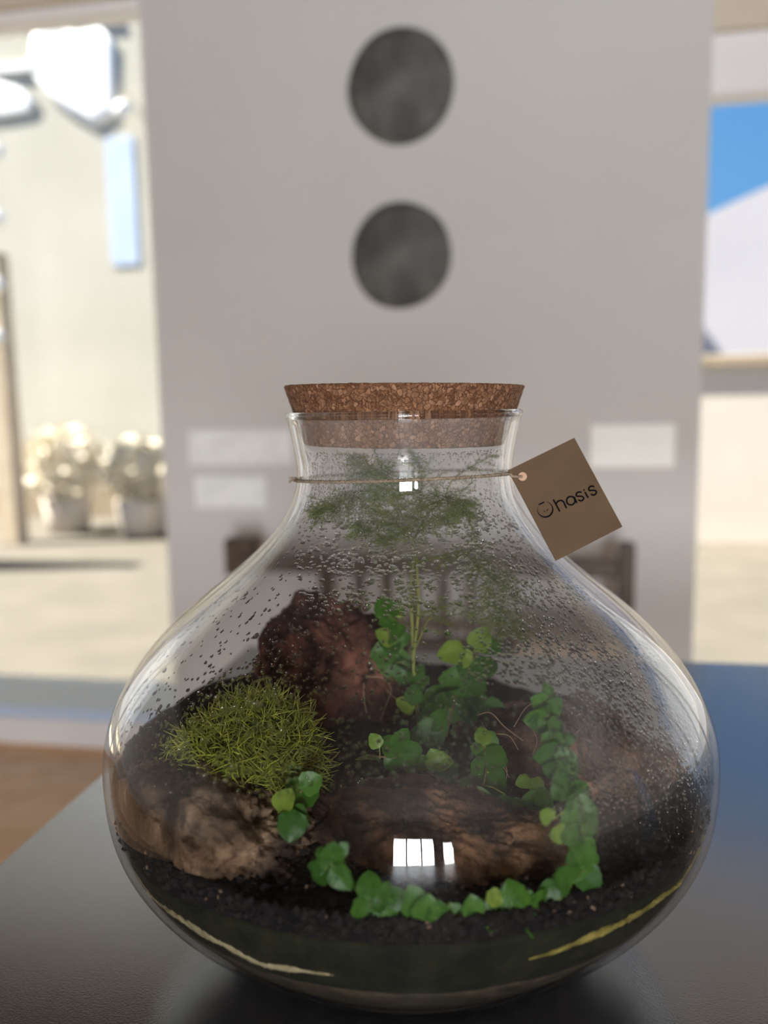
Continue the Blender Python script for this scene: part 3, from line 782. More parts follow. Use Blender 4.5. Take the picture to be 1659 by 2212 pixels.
# black soil: side against the glass and an uneven top
def soil_z(x, y):
    a = atan2(y, x) - AZC; r = hypot(x, y)
    q = math.degrees(a); q = (q + 180) % 360 - 180
    z = 0.098
    z += 0.004*max(0, cos(radians(q + 135)))*(r/0.15)           # a little higher behind on the left
    z -= 0.022*max(0, cos(radians(q - 118)))**2*(r/0.15)         # lower on the right behind
    return z + 0.0035*noise.noise(Vector((x*45, y*45, 3))) + 0.0016*noise.noise(Vector((x*150, y*150, 5)))
def build_soil():
    v = []; f = []; ns = 180; nr = 44
    for j in range(ns):
        az = -180 + 360*j/ns; v.append(inner(az, Z2(az), 0.0009))
    for k in range(nr):
        for j in range(ns):
            az = -180 + 360*j/ns; a = rel(az); q = 1 - k/nr
            R0 = Rin(0.095) - 0.0009
            x, y = R0*q*cos(a), R0*q*sin(a); z = soil_z(x, y)
            if k == 0:
                r0 = Rin(z) - 0.0009; x, y = r0*cos(a), r0*sin(a)
            v.append(Vector((x, y, z)))
    v.append(Vector((0, 0, soil_z(0, 0))))
    for k in range(nr):
        for j in range(ns):
            j2 = (j+1) % ns; f.append((k*ns+j, k*ns+j2, (k+1)*ns+j2, (k+1)*ns+j))
    for j in range(ns): f.append((nr*ns+j, nr*ns+(j+1) % ns, len(v)-1))
    o = new_obj('potting_soil', v, f, M['soil'], None, True)
    tag(o, 'damp black potting soil filling the jar under the stones', 'soil', None, 'stuff')
    # crumbs and pale grit
    rn = random.Random(5)
    def crumbs(name, n, r0, r1, mat, lab, wallside):
        cv = []; cf = []
        base = [(1,0,-0.5),(-0.4,0.9,-0.5),(-0.5,-0.8,-0.5),(0.1,0.1,0.9),(0.7,0.8,0.3),(-0.9,0.1,0.4),(0.4,-0.9,0.3)]
        tris = [(0,1,2),(0,4,1),(1,5,2),(2,6,0),(3,5,4),(3,6,5),(3,4,6),(4,0,6),(1,4,5),(2,5,6)]
        for i in range(n):
            if rn.random() < wallside:
                az = rn.gauss(0, 42); z = rn.uniform(Z2(az)+0.002, 0.099); p = inner(az, z, 0.0012)
            else:
                rr = 0.148*sqrt(rn.random()); a = rn.uniform(0, 2*pi); p = Vector((rr*cos(a), rr*sin(a), 0)); p.z = soil_z(p.x, p.y) + r0*0.3
            s = rn.uniform(r0, r1); mtx = Matrix.Rotation(rn.uniform(0, 6.28), 3, 'Z') @ Matrix.Rotation(rn.uniform(0, 6.28), 3, 'X')
            n0 = len(cv)
            for q in base: cv.append(p + mtx @ Vector(q) * s * rn.uniform(0.75, 1.2))
            cf += [tuple(n0+t for t in q) for q in tris]
        c = new_obj(name, cv, cf, mat, o); c['kind'] = 'stuff'; c['label'] = lab
    crumbs('soil_crumbs', 2600, 0.0008, 0.0024, M['grain'], 'black crumbs of soil', 0.2)
    crumbs('pale_grit', 170, 0.0004, 0.0011, M['perlite'], 'pale brown grit in the soil', 0.45)
build_soil()

# ------------------------------------------------------------------ stones
def rock(name, mat, c, size, seed, label, rough=0.22, cat='rock', flat=0.0, rot=0.0, pits=0.0):
    import bmesh
    bm = bmesh.new(); bmesh.ops.create_icosphere(bm, subdivisions=6, radius=1)
    R3 = Matrix.Rotation(rot, 3, 'Z')
    for q in bm.verts:
        p = q.co.copy(); sd = Vector((seed*3.1, seed*1.7, seed))
        k = 1 + rough*noise.noise(p*1.2 + sd) + rough*0.55*noise.noise(p*2.7 + sd) + rough*0.30*noise.noise(p*6 + sd) + rough*0.22*noise.noise(p*13 + sd) + rough*0.14*noise.noise(p*28 + sd) + rough*0.07*noise.noise(p*60 + sd)
        if pits > 0:
            w0 = noise.cell_vector(Vector((0,0,0))) if False else None
            nn = noise.noise(p*7 + sd*2)
            if nn > 0.28: k -= pits*(nn-0.28)*2.2
        p = p*k
        p = Vector((p.x*size[0], p.y*size[1], p.z*size[2]))
        p = R3 @ p
        w3 = p + c
        lim = Rin(max(0.02, min(0.27, w3.z))) - 0.0025
        rr = hypot(w3.x, w3.y)
        if rr > lim: w3.x *= lim/rr; w3.y *= lim/rr
        q.co = w3 - c
    me = bpy.data.meshes.new(name); bm.to_mesh(me); bm.free()
    me.materials.append(mat); me.polygons.foreach_set('use_smooth', [True]*len(me.polygons))
    o = bpy.data.objects.new(name, me); COL.objects.link(o); o.location = c
    tag(o, label, cat, 'stones in the jar'); return o
def world_at(px, py, D, dz=0.0):
    p = at(px, py, D); p.z += dz; return p
rA = rock('lava_rock', M['lava'], world_at(718, 1465, 0.475), (0.044, 0.032, 0.049), 2.0, 'tall reddish brown lava stone at the back, above the moss', 0.22, pits=0.25, rot=radians(-8))
rC = rock('tan_stone', M['tanrock'], world_at(455, 1775, 0.335), (0.058, 0.040, 0.030), 5.3, 'tan stone against the glass that carries the moss', 0.30, rot=radians(-35))
rD = rock('rust_stone', M['orangerock'], world_at(935, 1845, 0.322), (0.058, 0.030, 0.028), 8.1, 'rust brown stone at the front, behind the creeping leaves', 0.30, rot=radians(-4))
rE = rock('root_stone', M['rootrock'], world_at(1205, 1665, 0.415), (0.056, 0.056, 0.036), 11.7, 'pinkish brown stone matted with roots beside the leafy vine', 0.28, rot=radians(20))
rF = rock('red_stone', M['lava'], world_at(720, 1800, 0.335), (0.020, 0.016, 0.016), 14.2, 'small dark red stone between the moss and the rust stone', 0.25)
# roots hanging on the root stone and on the lava stone
def roots(parent, paths, mat):
    for P in paths:
        pts = [at(*q) - parent.location for q in P]
        MB().tube(catmull(pts, 5), [0.00020]*(5*(len(pts)-1)+1), 5).build('root', mat, parent, True)
roots(rE, [[(1130,1600,.372),(1090,1570,.378),(1060,1540,.383),(1030,1545,.385)], [(1110,1570,.372),(1135,1530,.378),(1160,1515,.38)], [(1040,1560,.38),(1070,1610,.372),(1085,1650,.366),(1100,1680,.362)], [(1150,1630,.366),(1160,1600,.372),(1150,1575,.375)], [(1085,1640,.365),(1095,1665,.362),(1090,1700,.36)],
           [(1120,1620,.366),(1100,1590,.372),(1070,1585,.376)], [(1260,1570,.378),(1230,1600,.372),(1240,1640,.366)]], M['root'])
roots(rA, [[(790,1460,.437),(800,1462,.436),(830,1465,.437),(845,1490,.436),(835,1520,.434),(822,1555,.432)], [(835,1490,.436),(850,1505,.436),(862,1512,.437)], [(786,1475,.436),(786,1510,.434),(792,1540,.432)]], M['root'])

# ------------------------------------------------------------------ moss clump
def moss_clump():
    c = world_at(545, 1640, 0.352)
    e = thing('moss_clump', c); rn = random.Random(3)
    SX, SY, SZ = 0.029, 0.026, 0.026
    v = []; f = []; nu, nv = 36, 12
    def surf(u, w):
        d = Vector((cos(u)*sin(w), sin(u)*sin(w), cos(w)))
        k = 1 + 0.22*noise.noise(d*2.1 + Vector((4,1,2))) + 0.10*noise.noise(d*6)
        p = Vector((d.x*SX*k, d.y*SY*k, d.z*SZ*k))
        q = RT*p.x + FHZ*p.y; q = Vector((q.x, q.y, p.z)); wv = q + c
        lim = Rin(max(0.03, min(0.25, wv.z))) - 0.005; r = hypot(wv.x, wv.y)
        if r > lim: wv.x *= lim/r; wv.y *= lim/r
        return wv - c, (RT*d.x + FHZ*d.y + Vector((0,0,d.z))).normalized()
    for j in range(nv+1):
        for i in range(nu): v.append(surf(2*pi*i/nu, 0.02 + 2.1*j/nv)[0])
    for j in range(nv):
        for i in range(nu):
            a = j*nu+i; b = j*nu+(i+1) % nu; f.append((a, a+nu, b+nu, b))
    new_obj('mound', v, f, M['mossbase'], e, True)
    for part in range(3):
        mb = MB()
        for k in range(1250):
            u = rn.uniform(0, 2*pi); w = math.acos(1 - rn.random()*1.45)
            p, n = surf(u, w)
            t = (n*rn.uniform(0.4, 1.2) + Vector((rn.gauss(0,0.7), rn.gauss(0,0.7), rn.gauss(0.1,0.5)))).normalized()
            L = rn.uniform(0.004, 0.0135); curl = Vector((rn.gauss(0,1), rn.gauss(0,1), rn.gauss(0,1))).normalized()*rn.uniform(0.4, 2.0)
            pts = []; q = p - n*0.001
            for s in range(5):
                pts.append(q.copy()); t = (t + curl*0.55).normalized(); q = q + t*L/4
                wv = q + c; lim = Rin(max(0.03, min(0.25, wv.z))) - 0.0015; r = hypot(wv.x, wv.y)
                if r > lim: q.x = wv.x*lim/r - c.x; q.y = wv.y*lim/r - c.y
            mb.tube(pts, [0.00034, 0.00032, 0.0003, 0.00022, 0.0001], 3, False)
        o = mb.build('moss_strands', M['moss'], e, True); o['kind'] = 'stuff'
    tag(e, 'shaggy olive green moss clump on the tan stone', 'moss')
moss_clump()

# ------------------------------------------------------------------ leaves and vines
def leaf_mesh(name, mat, seed, round_=1.0):
    rn = random.Random(seed); v = []; f = []; nu, nv = 8, 6
    for i in range(nu+1):
        t = i/nu
        wdt = 0.47*round_*(sin(pi*min(1, t**0.72))**0.62 if 0 < t < 1 else 0.02)
        for j in range(nv+1):
            s = 2*j/nv - 1
            x = t - 0.06*(1-abs(s))*(1 if t < 0.15 else 0)
            y = s*wdt
            z = 0.16*abs(y) - 0.16*(t-0.4)**2 + 0.05*noise.noise(Vector((x*4.5, y*4.5, seed))) + 0.02*sin(s*9)*t
            if abs(s) > 0.95: y *= 1 + 0.07*rn.uniform(-1, 1)
            v.append((x, y, z))
    for i in range(nu):
        for j in range(nv):
            a = i*(nv+1)+j; f.append((a, a+1, a+nv+2, a+nv+1))
    me = bpy.data.meshes.new(name); me.from_pydata(v, [], f); me.materials.append(mat); me.update()
    me.polygons.foreach_set('use_smooth', [True]*len(me.polygons)); return me
LEAF = [leaf_mesh('leaf', M['leaf'], s, r) for s, r in ((1, 1.0), (2, 0.9), (3, 1.08), (4, 0.85))]
YOUNG = [leaf_mesh('leaf', M['leaf_young'], s, r) for s, r in ((5, 0.95), (6, 1.05))]

def leaf_matrix(pos, direction, normal, size, rn):
    x = direction.normalized(); z = (normal - x*normal.dot(x)).normalized(); y = z.cross(x)
    R = Matrix((x, y, z)).transposed()
    R = R @ Matrix.Rotation(rn.gauss(0, 0.25), 3, 'X') @ Matrix.Rotation(rn.gauss(0, 0.2), 3, 'Y')
    mt = R.to_4x4() @ Matrix.Scale(size, 4); mt.translation = pos
    return mt

def vine(name, path, leaves, label, cat='plant', stem_r=0.0005, group='creeping fig plants', seed=1, stem_mat='brown_stem'):
    """path: points of the stem; leaves: (px, py, D or None for on the glass, size_px, angle_deg, young)"""
    rn = random.Random(seed); c = path[0].copy(); e = thing(name, c)
    MB().tube(catmull([p - c for p in path], 5), stem_r, 5).build('stem', M[stem_mat], e, True)
    fine = catmull(path, 8)
    for (px, py, D, sz, ang, yg) in leaves:
        p = front(px, py, 0.0035) if D is None else at(px, py, D)
        dep = (p - CAM).dot(FHZ); size = sz*dep/FPX*1.28
        a = radians(ang); d = RT*cos(a) + UP*sin(a)
        if D is None:
            nr = Vector((p.x, p.y, 0)).normalized()
            nrm = (nr*1.0 + Vector((0,0,0.25)) + Vector((rn.gauss(0,0.12), rn.gauss(0,0.12), 0))).normalized()
        else:
            nrm = (-fwd*0.8 + Vector((rn.gauss(0,0.3), rn.gauss(0,0.3), 0.55+rn.gauss(0,0.2)))).normalized()
        d = (d - nrm*d.dot(nrm)).normalized()
        base = p - d*size*0.5
        me = (YOUNG if yg else LEAF)[rn.randrange(2 if yg else 4)]
        lm = leaf_matrix(base - c, d, nrm, size, rn)
        # keep the blade inside the glass
        far = 0
        for q in (Vector((1,0,0)), Vector((0.5,0.45,0)), Vector((0.5,-0.45,0)), Vector((0,0,0))):
            wq = lm @ q + c; far = max(far, hypot(wq.x, wq.y) - (Rin(max(0.02, min(0.27, wq.z))) - 0.0012))
        if far > 0:
            lm.translation = lm.translation - Vector((p.x, p.y, 0)).normalized()*far
        share('leaf', me, e, lm)
        if sz > 24:                                           # petiole to the nearest point of the stem
            nb = min(fine, key=lambda s: (s - base).length)
            if (nb - base).length < 0.013:
                mid = (nb + base)/2 + Vector((0,0,0.0008))
                MB().tube([nb - c, mid - c, lm @ Vector((0.03,0,0))], 0.0003, 4).build('petiole', M['stem'], e, True)
    tag(e, label, cat, group); return e

G = lambda x, y: front(x, y, 0.006)
rv = random.Random(21)
# vine climbing the glass on the right
vp = [(1268,1912),(1262,1860),(1258,1800),(1240,1740),(1222,1690),(1205,1630),(1190,1575),(1183,1525),(1186,1488)]
lv = [(1186,1500,None,46,95,0),(1170,1522,None,44,150,0),(1200,1530,None,42,30,0),(1180,1560,None,56,190,0),(1163,1558,None,44,200,0),(1200,1570,None,40,-30,0),
      (1195,1605,None,52,150,0),(1222,1602,None,48,20,0),(1190,1635,None,54,200,0),(1225,1640,None,46,-20,0),
      (1215,1670,None,62,170,0),(1240,1665,None,56,-60,0),(1222,1700,None,66,220,0),(1250,1708,None,44,10,0),
      (1245,1735,None,60,-80,0),(1262,1750,None,56,-20,0),(1240,1770,None,58,190,0),(1272,1780,None,44,10,0),(1265,1800,None,52,-70,0),
      (1235,1805,None,56,170,0),(1262,1840,None,58,-60,0),(1240,1850,None,54,200,0),(1280,1860,None,44,-10,0),(1250,1880,None,56,240,0),(1275,1900,None,56,-50,0),(1290,1915,None,36,-30,0),(1228,1890,None,48,170,0),(1205,1800,None,40,190,1),(1180,1760,None,34,150,1)]
vine('creeping_fig', [G(*p) for p in vp], lv, 'leafy fig vine climbing the glass on the right side', seed=2)
# front row along the glass
vp = [(1228,1900),(1200,1935),(1150,1950),(1090,1955),(1040,1965),(990,1968)]
lv = [(1215,1905,None,48,150,0),(1188,1925,None,52,200,0),(1205,1955,None,40,-90,1),(1160,1950,None,60,170,0),(1165,1990,None,74,-60,0),(1150,1985,None,66,-100,0),(1130,1945,None,52,150,0),
      (1098,1948,None,60,40,0),(1110,1935,None,56,120,0),(1078,1995,None,72,-70,0),(1060,1975,None,56,160,0),(1068,1940,None,36,-40,1),(1045,1975,None,40,190,0),(1020,1955,None,44,100,0)]
vine('creeping_fig', [G(*p) for p in vp], lv, 'bright round leaves low at the front, touching the foot of the climbing vine', seed=3)
vp = [(985,1968),(940,1960),(890,1955),(845,1950),(800,1945),(795,1905)]
lv = [(982,1978,None,48,-70,0),(940,1965,None,46,100,0),(918,1955,None,54,80,0),(890,1945,None,58,110,0),(870,1965,None,58,-120,0),(905,1975,None,50,-60,0),(855,1940,None,48,140,0),
      (838,1965,None,46,-60,0),(820,1945,None,44,30,0),(795,1913,None,50,100,0),(785,1965,None,54,-110,0),(808,1975,None,42,-60,0),(828,1925,None,36,60,0)]
vine('creeping_fig', [G(*p) for p in vp], lv, 'round leaves at the front under the bright window reflection', seed=4)
vp = [(745,1905),(722,1885),(712,1855),(715,1832)]
lv = [(718,1842,None,48,80,0),(700,1850,None,40,140,0),(735,1836,None,38,40,0),(690,1885,None,56,190,0),(715,1890,None,56,-100,0),(738,1895,None,54,-50,0),(745,1915,None,40,-90,0),(682,1875,None,36,170,0)]
vine('creeping_fig', [G(*p) for p in vp], lv, 'small clump of bright round leaves below the moss, apart from the row', seed=5)
# plant on the lava stone
D = 0.44
vp = [at(915,1470,0.42), at(895,1450,0.425), at(865,1425,D), at(845,1390,D), at(838,1350,D), at(832,1312,D)]
lv = [(830,1312,D,44,120,0),(845,1316,D,36,40,0),(862,1320,D,26,10,1),(838,1345,D,40,200,0),(832,1375,D,40,150,1),(855,1368,D,44,20,0),(845,1395,D,42,-60,0),(868,1380,D,34,10,0),(830,1410,D,54,200,0),(852,1428,D,56,-110,0),(838,1432,D,46,160,0),(885,1438,0.43,52,-30,0),(872,1455,0.43,44,-90,0),(905,1460,0.42,44,-60,0),(910,1480,0.42,38,-90,0)]
vine('creeping_fig', vp, lv, 'upright fig sprig beside the reddish lava stone', seed=6)
# central cluster of larger leaves behind the mist
D = 0.425
vp = [at(965,1590,0.40), at(975,1540,0.41), at(990,1490,D), at(1010,1440,D), at(1035,1405,D), at(1042,1375,D)]
lv = [(975,1412,D,52,190,1),(1000,1420,D,36,160,1),(1040,1380,D,48,60,1),(1060,1395,D,44,-20,0),(1010,1440,D,60,110,0),(1045,1440,D,62,30,0),(985,1470,D,64,170,0),(1025,1480,D,70,-40,0),(960,1490,D,62,200,0),(1000,1510,D,76,-90,0),(945,1520,D,60,190,0),(1045,1520,D,60,-50,0),(1068,1530,D,40,-10,0),(975,1540,D,52,-120,0),(930,1545,0.41,50,200,0),(1015,1540,D,52,-80,0),
      (905,1590,0.39,48,200,0),(935,1580,0.39,56,20,0),(950,1555,0.39,46,60,0),(875,1520,0.41,36,150,1),(880,1540,0.41,26,-90,1),(895,1500,0.41,40,80,0)]
vine('creeping_fig', vp, lv, 'cluster of large leaves in the middle behind the misted glass', seed=7)
# leaves just behind the rust stone
D = 0.36
vp = [at(960,1690,0.345), at(915,1660,D), at(875,1640,D), at(830,1635,D), at(795,1635,D)]
lv = [(795,1632,D,46,170,1),(810,1600,D,30,120,1),(845,1610,D,48,130,0),(872,1600,D,50,60,0),(890,1625,D,46,10,0),(850,1640,D,46,230,0),(882,1655,D,38,-60,0),(910,1645,D,36,20,0),(940,1640,D,40,100,1),(955,1650,D,44,-20,1),(968,1670,D,44,-60,0)]
vine('creeping_fig', vp, lv, 'leafy sprig creeping over the top of the rust stone', seed=8)
D = 0.345
vp = [at(1010,1760,0.335), at(1025,1730,D), at(1045,1690,D), at(1050,1640,0.355), at(1038,1590,0.36)]
lv = [(1042,1590,0.36,36,100,1),(1055,1608,0.36,46,-50,0),(1040,1620,0.36,40,160,0),(1068,1640,0.355,52,-70,0),(1050,1670,0.35,64,-110,0),(1062,1690,0.35,60,-60,0),(1035,1690,0.35,46,200,0),(1010,1700,D,44,150,0),(940,1735,0.34,62,190,0),(970,1725,0.34,50,60,0),(1005,1730,0.335,44,-100,1),(1035,1722,0.335,40,20,0),(1005,1755,0.335,44,-90,1),
      (1130,1690,0.34,30,200,1),(1160,1700,0.34,34,-60,1),(1150,1730,0.335,44,190,0),(1125,1745,0.335,40,-120,0),(1090,1740,0.335,40,-100,0),(1175,1725,0.335,40,-30,0),(1190,1790,0.325,44,200,1),(1165,1795,0.325,40,170,1)]
vine('creeping_fig', vp, lv, 'drooping pair of dark leaves in front of the root stone', seed=9)
D = 0.315
vp = [at(640,1800,0.30), at(635,1770,0.305), at(640,1735,D), at(655,1700,D)]
lv = [(614,1728,0.305,46,70,1),(655,1705,D,64,80,0),(672,1690,D,44,30,0),(630,1785,0.30,56,-100,0),(645,1765,0.305,44,-40,0)]
vine('creeping_fig', vp, lv, 'little sprig with one pale yellow leaf at the moss edge', seed=10)

# ------------------------------------------------------------------ asparagus fern
def fern():
    base = at(905, 1565, 0.42); e = thing('asparagus_fern', base); rn = random.Random(17)
    D0 = 0.42
    stems = [
        [(905,1565,.42),(897,1480,.42),(893,1420,.42),(903,1330,.42),(902,1250,.42),(897,1180,.42),(885,1140,.42)],
        [(893,1420,.42),(890,1340,.425),(888,1260,.425),(896,1190,.425)],
    ]
    for s in stems:
        MB().tube([p - base for p in catmull([at(*q) for q in s], 6)], [0.0012 - 0.0006*i/(6*(len(s)-1)) for i in range(6*(len(s)-1)+1)], 6).build('stem', M['stem'], e, True)
    branches = [
        [(897,1185,.42),(870,1135,.41),(845,1075,.40),(825,1030,.395),(790,1000,.39),(765,985,.39)],
        [(890,1170,.42),(850,1130,.41),(800,1085,.40),(745,1078,.395),(700,1098,.39),(682,1102,.39)],
        [(885,1150,.42),(855,1095,.43),(790,1060,.44),(735,1075,.445),(722,1105,.445)],
        [(890,1150,.42),(905,1090,.42),(912,1030,.42),(900,985,.42)],
        [(893,1165,.42),(925,1110,.425),(970,1075,.43),(1000,1090,.43),(1020,1140,.43),(1040,1210,.43),(1042,1232,.43)],
        [(907,1215,.42),(945,1205,.41),(990,1203,.40),(1035,1218,.395),(1050,1260,.395),(1046,1320,.395)],
        [(960,1085,.43),(975,1040,.43),(1015,1010,.43),(1060,985,.43)],
        [(880,1140,.42),(840,1130,.40),(800,1150,.39),(775,1140,.385)],
        [(880,1140,.42),(848,1160,.42),(815,1172,.42)],
        [(893,1160,.42),(930,1130,.405),(960,1120,.395),(990,1100,.39)],
        [(870,1120,.42),(850,1060,.43),(820,1015,.44),(780,1022,.445)],
        [(900,1110,.42),(940,1085,.41),(985,1082,.40),(1003,1105,.395)],
        [(903,1330,.42),(960,1310,.44),(1010,1320,.45)],
        [(1035,1218,.395),(1075,1240,.40),(1110,1280,.40)],
        [(1046,1290,.395),(1080,1330,.40),(1100,1370,.41)],
        [(897,1400,.42),(925,1340,.43),(950,1330,.44)],
    ]
    dens = [0.9,0.8,0.9,0.9,0.7,0.7,0.4,1,0.9,0.9,0.9,0.9,0.45,1.1,1.1,0.4]
    sb = MB(); mb = MB()
    def needle(p, d, L):
        d = d.normalized(); o = d.orthogonal().normalized()*0.0002; q = d.cross(o.normalized())*0.0002
        n = len(mb.v); mb.v += [p+o, p-o*0.5+q, p-o*0.5-q, p + d*L]
        mb.f += [(n, n+1, n+3), (n+1, n+2, n+3), (n+2, n, n+3)]
    def clip(p):
        lim = Rin(max(0.05, min(0.27, p.z))) - 0.0025; r = hypot(p.x, p.y)
        if r > lim: return Vector((p.x*lim/r, p.y*lim/r, p.z))
        return p
    for bi, (b, dn) in enumerate(zip(branches, dens)):
        pts = [clip(at(*q)) for q in b]; cv = catmull(pts, 7); cv = [clip(p) for p in cv]; n = len(cv)
        MB().tube([p - base for p in cv], [0.00062 - 0.0004*i/(n-1) for i in range(n)], 5).build('branch', M['stem'], e, True)
        for i in range(2, n):
            for side in (-1, 1):
                if rn.random() > 0.8*dn + 0.15: continue
                t = (cv[i] - cv[i-1]).normalized()
                lat = t.cross(Vector((0,0,1)))
                if lat.length < 0.3: lat = Vector((rn.gauss(0,1), rn.gauss(0,1), 0))
                lat = (lat.normalized()*side + t*0.5 + Vector((rn.gauss(0,0.35), rn.gauss(0,0.35), rn.gauss(0.05,0.34)))).normalized()
                L = rn.uniform(0.010, 0.024)*(1.1 - 0.6*i/n)
                K = 7; tw = [cv[i] + lat*L*k/K + Vector((0,0,-0.0022*(k/K)**2)) for k in range(K+1)]
                tw = [clip(p) for p in tw]
                sb.tube([p - base for p in tw], [0.00024 - 0.00014*k/K for k in range(K+1)], 3, False)
                for k in range(1, K+1):
                    for m_ in range(int(4*dn + 1)):
                        d = lat*rn.uniform(0.1, 0.8) + Vector((rn.gauss(0,0.7), rn.gauss(0,0.7), rn.gauss(0.05,0.5)))
                        needle(tw[k] - base, d, rn.uniform(0.002, 0.0048))
        for p in cv[::2]:
            for _ in range(int(4*dn)):
                needle(p - base, Vector((rn.gauss(0,1), rn.gauss(0,1), rn.gauss(0.2,0.6))), rn.uniform(0.003, 0.006))
    o = sb.build('twigs', M['stem'], e, False); o['kind'] = 'stuff'
    o = mb.build('needles', M['fern'], e, False); o['kind'] = 'stuff'
    tag(e, 'feathery asparagus fern rising into the jar neck', 'fern')
fern()

# ------------------------------------------------------------------ twine and tag
def twine():
    e = thing('twine', (0, 0, 0.246))
    zc = 0.2455
    core = []
    for k in range(121):
        az = -128 + 232*k/120
        a = rel(az); z = zc + 0.0012*sin(radians(az)) + 0.0026*cos(radians(az)); r = Rz(z) + 0.0012
        core.append(Vector((r*cos(a), r*sin(a), z)))
    # back half closes the loop
    back = []
    for k in range(1, 62):
        az = 104 + 128*k/61
        a = rel(az); z = zc + 0.0012*sin(radians(az)) + 0.0026*cos(radians(az)); r = Rz(z) + 0.0012
        back.append(Vector((r*cos(a), r*sin(a), z)))
    loop = core + back
    def ply(path, r0, name, turns):
        n = len(path)
        for ph in (0, pi):
            pts = []
            for i, p in enumerate(path):
                t = (path[min(i+1, n-1)] - path[max(i-1, 0)]).normalized()
                u = t.cross(Vector((0,0,1))).normalized(); w2 = t.cross(u)
                a = ph + turns*2*pi*i/n
                pts.append(p + (u*cos(a) + w2*sin(a))*r0*0.5 - Vector((0,0,0.246)))
            MB().tube(pts, r0*0.62, 6).build(name, M['twine'], e, True)
    def resample(path, step):
        out = [path[0]]; 
        for a, b in zip(path[:-1], path[1:]):
            L = (b-a).length; n = max(1, int(L/step))
            for k in range(1, n+1): out.append(a + (b-a)*k/n)
        return out
    ply(resample(loop, 0.0009), 0.00085, 'twine_strand', 95)
    hole = tag_pt(*crop_st(246, 606))
    side = core[-26]
    link = catmull([core[-34], core[-24] + (core[-24]-Vector((0,0,core[-24].z))).normalized()*0.0012, hole + (-fwd)*0.0014 - RT*0.004, hole + (-fwd)*0.0006, hole + fwd*0.0012 + RT*0.0008], 8)
    ply(resample(link, 0.0009), 0.0008, 'tag_loop', 8)
    # frayed knot on the far left of the neck
    k0 = core[20]; rn = random.Random(4)
    kl = at(640, 1032, 0.405)
    for i in range(7):
        d = (-RT*1.0 + UP*rn.gauss(-0.3, 0.35) + fwd*rn.gauss(0, 0.5)).normalized()
        pts = [kl + d*L*0.0014 + UP*(-0.0001*L*L) for L in range(4)]
        MB().tube([p - Vector((0,0,0.246)) for p in pts], [0.0005,0.0004,0.0003,0.00012], 4).build('frayed_end', M['twine'], e, True)
    tag(e, 'thin hemp twine tied around the jar neck', 'twine')

# tag plane: hole near the neck, lower corner resting on the shoulder
TL, TR_, BR, BL = at(1099, 1020, 0.392), at(1236, 943, 0.398), at(1349, 1140, 0.388), at(1200, 1207, 0.380)
ou = ((TR_ - TL) + (BR - BL)).normalized(); ov = ((BL - TL) + (BR - TR_)); ov = (ov - ou*ov.dot(ou)).normalized()
tw_, th_ = ((TR_-TL).length + (BR-BL).length)/2, ((BL-TL).length + (BR-TR_).length)/2
tc_ = (TL + TR_ + BR + BL)/4
on = ou.cross(ov).normalized()
if on.dot(fwd) > 0: on = -on
def tag_pt(s, t, h=0.0): return tc_ + ou*(s-0.5)*tw_ + ov*(t-0.5)*th_ + on*h
def crop_st(cx, cy):
    """position on the tag (0..1, 0..1) of a point of the print, read off the photograph's tag in a 5.53x view"""
    x, y = 1080 + cx/5.53, 920 + cy/5.53
    v = ray(x, y); tt = (tc_ - CAM).dot(on)/v.dot(on); p = CAM + v*tt - tc_
    return p.dot(ou)/tw_ + 0.5, p.dot(ov)/th_ + 0.5
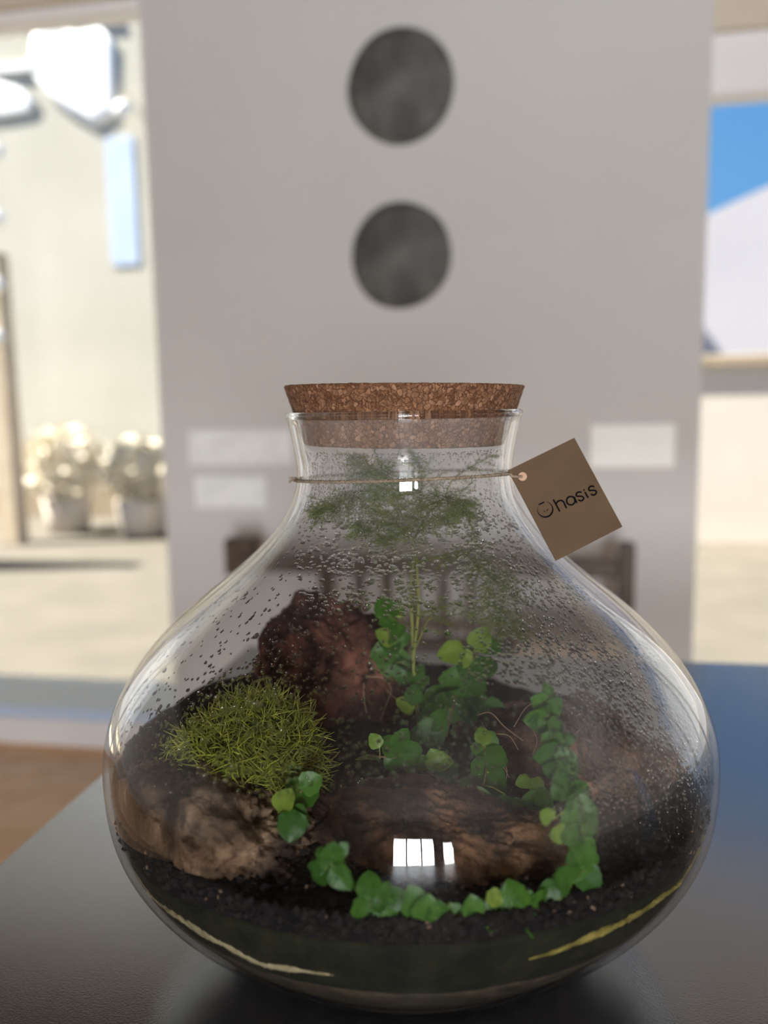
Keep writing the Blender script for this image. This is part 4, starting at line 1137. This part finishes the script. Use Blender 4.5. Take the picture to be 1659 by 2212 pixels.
def build_tag():
    e = thing('paper_tag', tag_pt(0.5, 1.0))
    B = e.location.copy()
    def L(p): return p - B
    v = []; f = []; n = 12; HT = 0.00035
    def bend(s, t): return 0.0004*sin(pi*t)*sin(pi*s)
    for h in (0.0, -HT*2):
        for i in range(n+1):
            for j in range(n+1): v.append(L(tag_pt(j/n, i/n, h + bend(j/n, i/n))))
    q = (n+1)**2
    for i in range(n):
        for j in range(n):
            a = i*(n+1)+j
            f.append((a, a+n+1, a+n+2, a+1)); f.append((q+a, q+a+1, q+a+n+2, q+a+n+1))
    rimi = [j for j in range(n+1)] + [i*(n+1)+n for i in range(1, n+1)] + [n*(n+1)+j for j in range(n-1, -1, -1)] + [i*(n+1) for i in range(n-1, 0, -1)]
    for a, b in zip(rimi, rimi[1:] + rimi[:1]): f.append((a, b, q+b, q+a))
    new_obj('card', v, f, M['paper'], e)
    def ribbon(name, strokes, w, mat, parent, smooth_n=5):
        vv = []; ff = []
        def put(x, y, h):
            s, t = crop_st(x, y); vv.append(L(tag_pt(s, t, bend(s, t) + h)))
        for pts in strokes:
            P = [Vector((x, y, 0)) for x, y in pts]
            C2 = catmull(P, smooth_n) if len(P) > 2 else P
            ws = w if hasattr(w, '__len__') else [w]*len(C2)
            if len(ws) != len(C2): ws = [ws[min(len(ws)-1, int(i*(len(ws)-1)/(len(C2)-1)+0.5))] for i in range(len(C2))]
            n0 = len(vv); hgt = 0.00012
            for i, p in enumerate(C2):
                t = (C2[min(i+1, len(C2)-1)] - C2[max(i-1, 0)]).normalized(); nn = Vector((-t.y, t.x, 0))*ws[i]/2
                put(p.x+nn.x, p.y+nn.y, hgt); put(p.x-nn.x, p.y-nn.y, hgt)
            for i in range(len(C2)-1): ff.append((n0+2*i, n0+2*i+1, n0+2*i+3, n0+2*i+2))
            for end, idx in ((C2[0], 0), (C2[-1], len(C2)-1)):
                r = ws[idx]/2
                if r < 3: continue
                n1 = len(vv); put(end.x, end.y, 0.00013)
                for k in range(14): put(end.x + r*cos(2*pi*k/14), end.y + r*sin(2*pi*k/14), 0.00013)
                for k in range(14): ff.append((n1, n1+1+k, n1+1+(k+1) % 14))
        return new_obj(name, vv, ff, mat, parent)
    W_ = 20
    word = thing('word'); word.parent = e
    def letter(strokes):
        ribbon('letter', strokes, W_, M['ink'], word)
    letter([[(637,888),(708,1018)], [(664,940),(683,908),(715,893),(745,899),(762,922),(788,978)]])
    circ = [(842+50*cos(2*pi*k/16), 896+50*sin(2*pi*k/16)) for k in range(17)]
    letter([circ, [(884,853),(912,918)]])
    letter([[(966,796),(945,791),(920,800),(907,822),(916,842),(945,842),(980,845),(997,865),(985,888),(960,897),(938,888)]])
    letter([[(1014,797),(1048,856)], [(1001,767),(1003,766)]])
    letter([[(1118,726),(1096,720),(1070,730),(1057,752),(1066,773),(1095,771),(1132,772),(1151,791),(1141,814),(1114,828),(1089,819)]])
    logo = thing('logo'); logo.parent = e
    a0, a1 = radians(-84), radians(205); K = 48
    pts = []; ws = []
    for k in range(K+1):
        a = a0 + (a1-a0)*k/K; tt = k/K
        wd = 3 + 17*max(0, sin(pi*min(1, tt*1.05)))**1.1
        r = 96 - wd/2; pts.append((540 + r*cos(a), 1003 + r*sin(a))); ws.append(wd)
    ribbon('ring', [pts], ws, M['ink'], logo, smooth_n=1)
    ribbon('lid_bar', [[(466,940),(522,913)]], 17, M['ink'], logo)
    ribbon('sprout', [[(562,1058),(556,1042),(546,1032)]], 7, M['inkg'], logo)
    ribbon('sprout_leaf', [[(514,1022),(528,1021),(544,1030)]], [3,9,3], M['ink'], logo)
    ribbon('sprout_leaf', [[(552,1020),(564,1005),(579,992)]], [3,10,3], M['ink'], logo)
    # tan disc painted as the lit view through the hole; card is uncut
    hv = []; hf = []
    hx, hy = crop_st(268, 606)
    for r, h in ((52, 0.00016), (52, 0.0003), (20, 0.0003)):
        for k in range(24):
            s, t = crop_st(268 + r*cos(2*pi*k/24), 606 + r*sin(2*pi*k/24)); hv.append(L(tag_pt(s, t, h + bend(s, t))))
    for i in range(2):
        for k in range(24): hf.append((i*24+k, i*24+(k+1) % 24, (i+1)*24+(k+1) % 24, (i+1)*24+k))
    hf.append(tuple(48+k for k in range(24)))
    o = new_obj('hole_disc', hv, hf, M['hole_disc'], e); o['label'] = 'light tan disc in place of the lit view through the hole'
    tag(e, 'brown kraft paper tag with black lettering hanging beside the jar neck', 'tag')
build_tag()
twine()
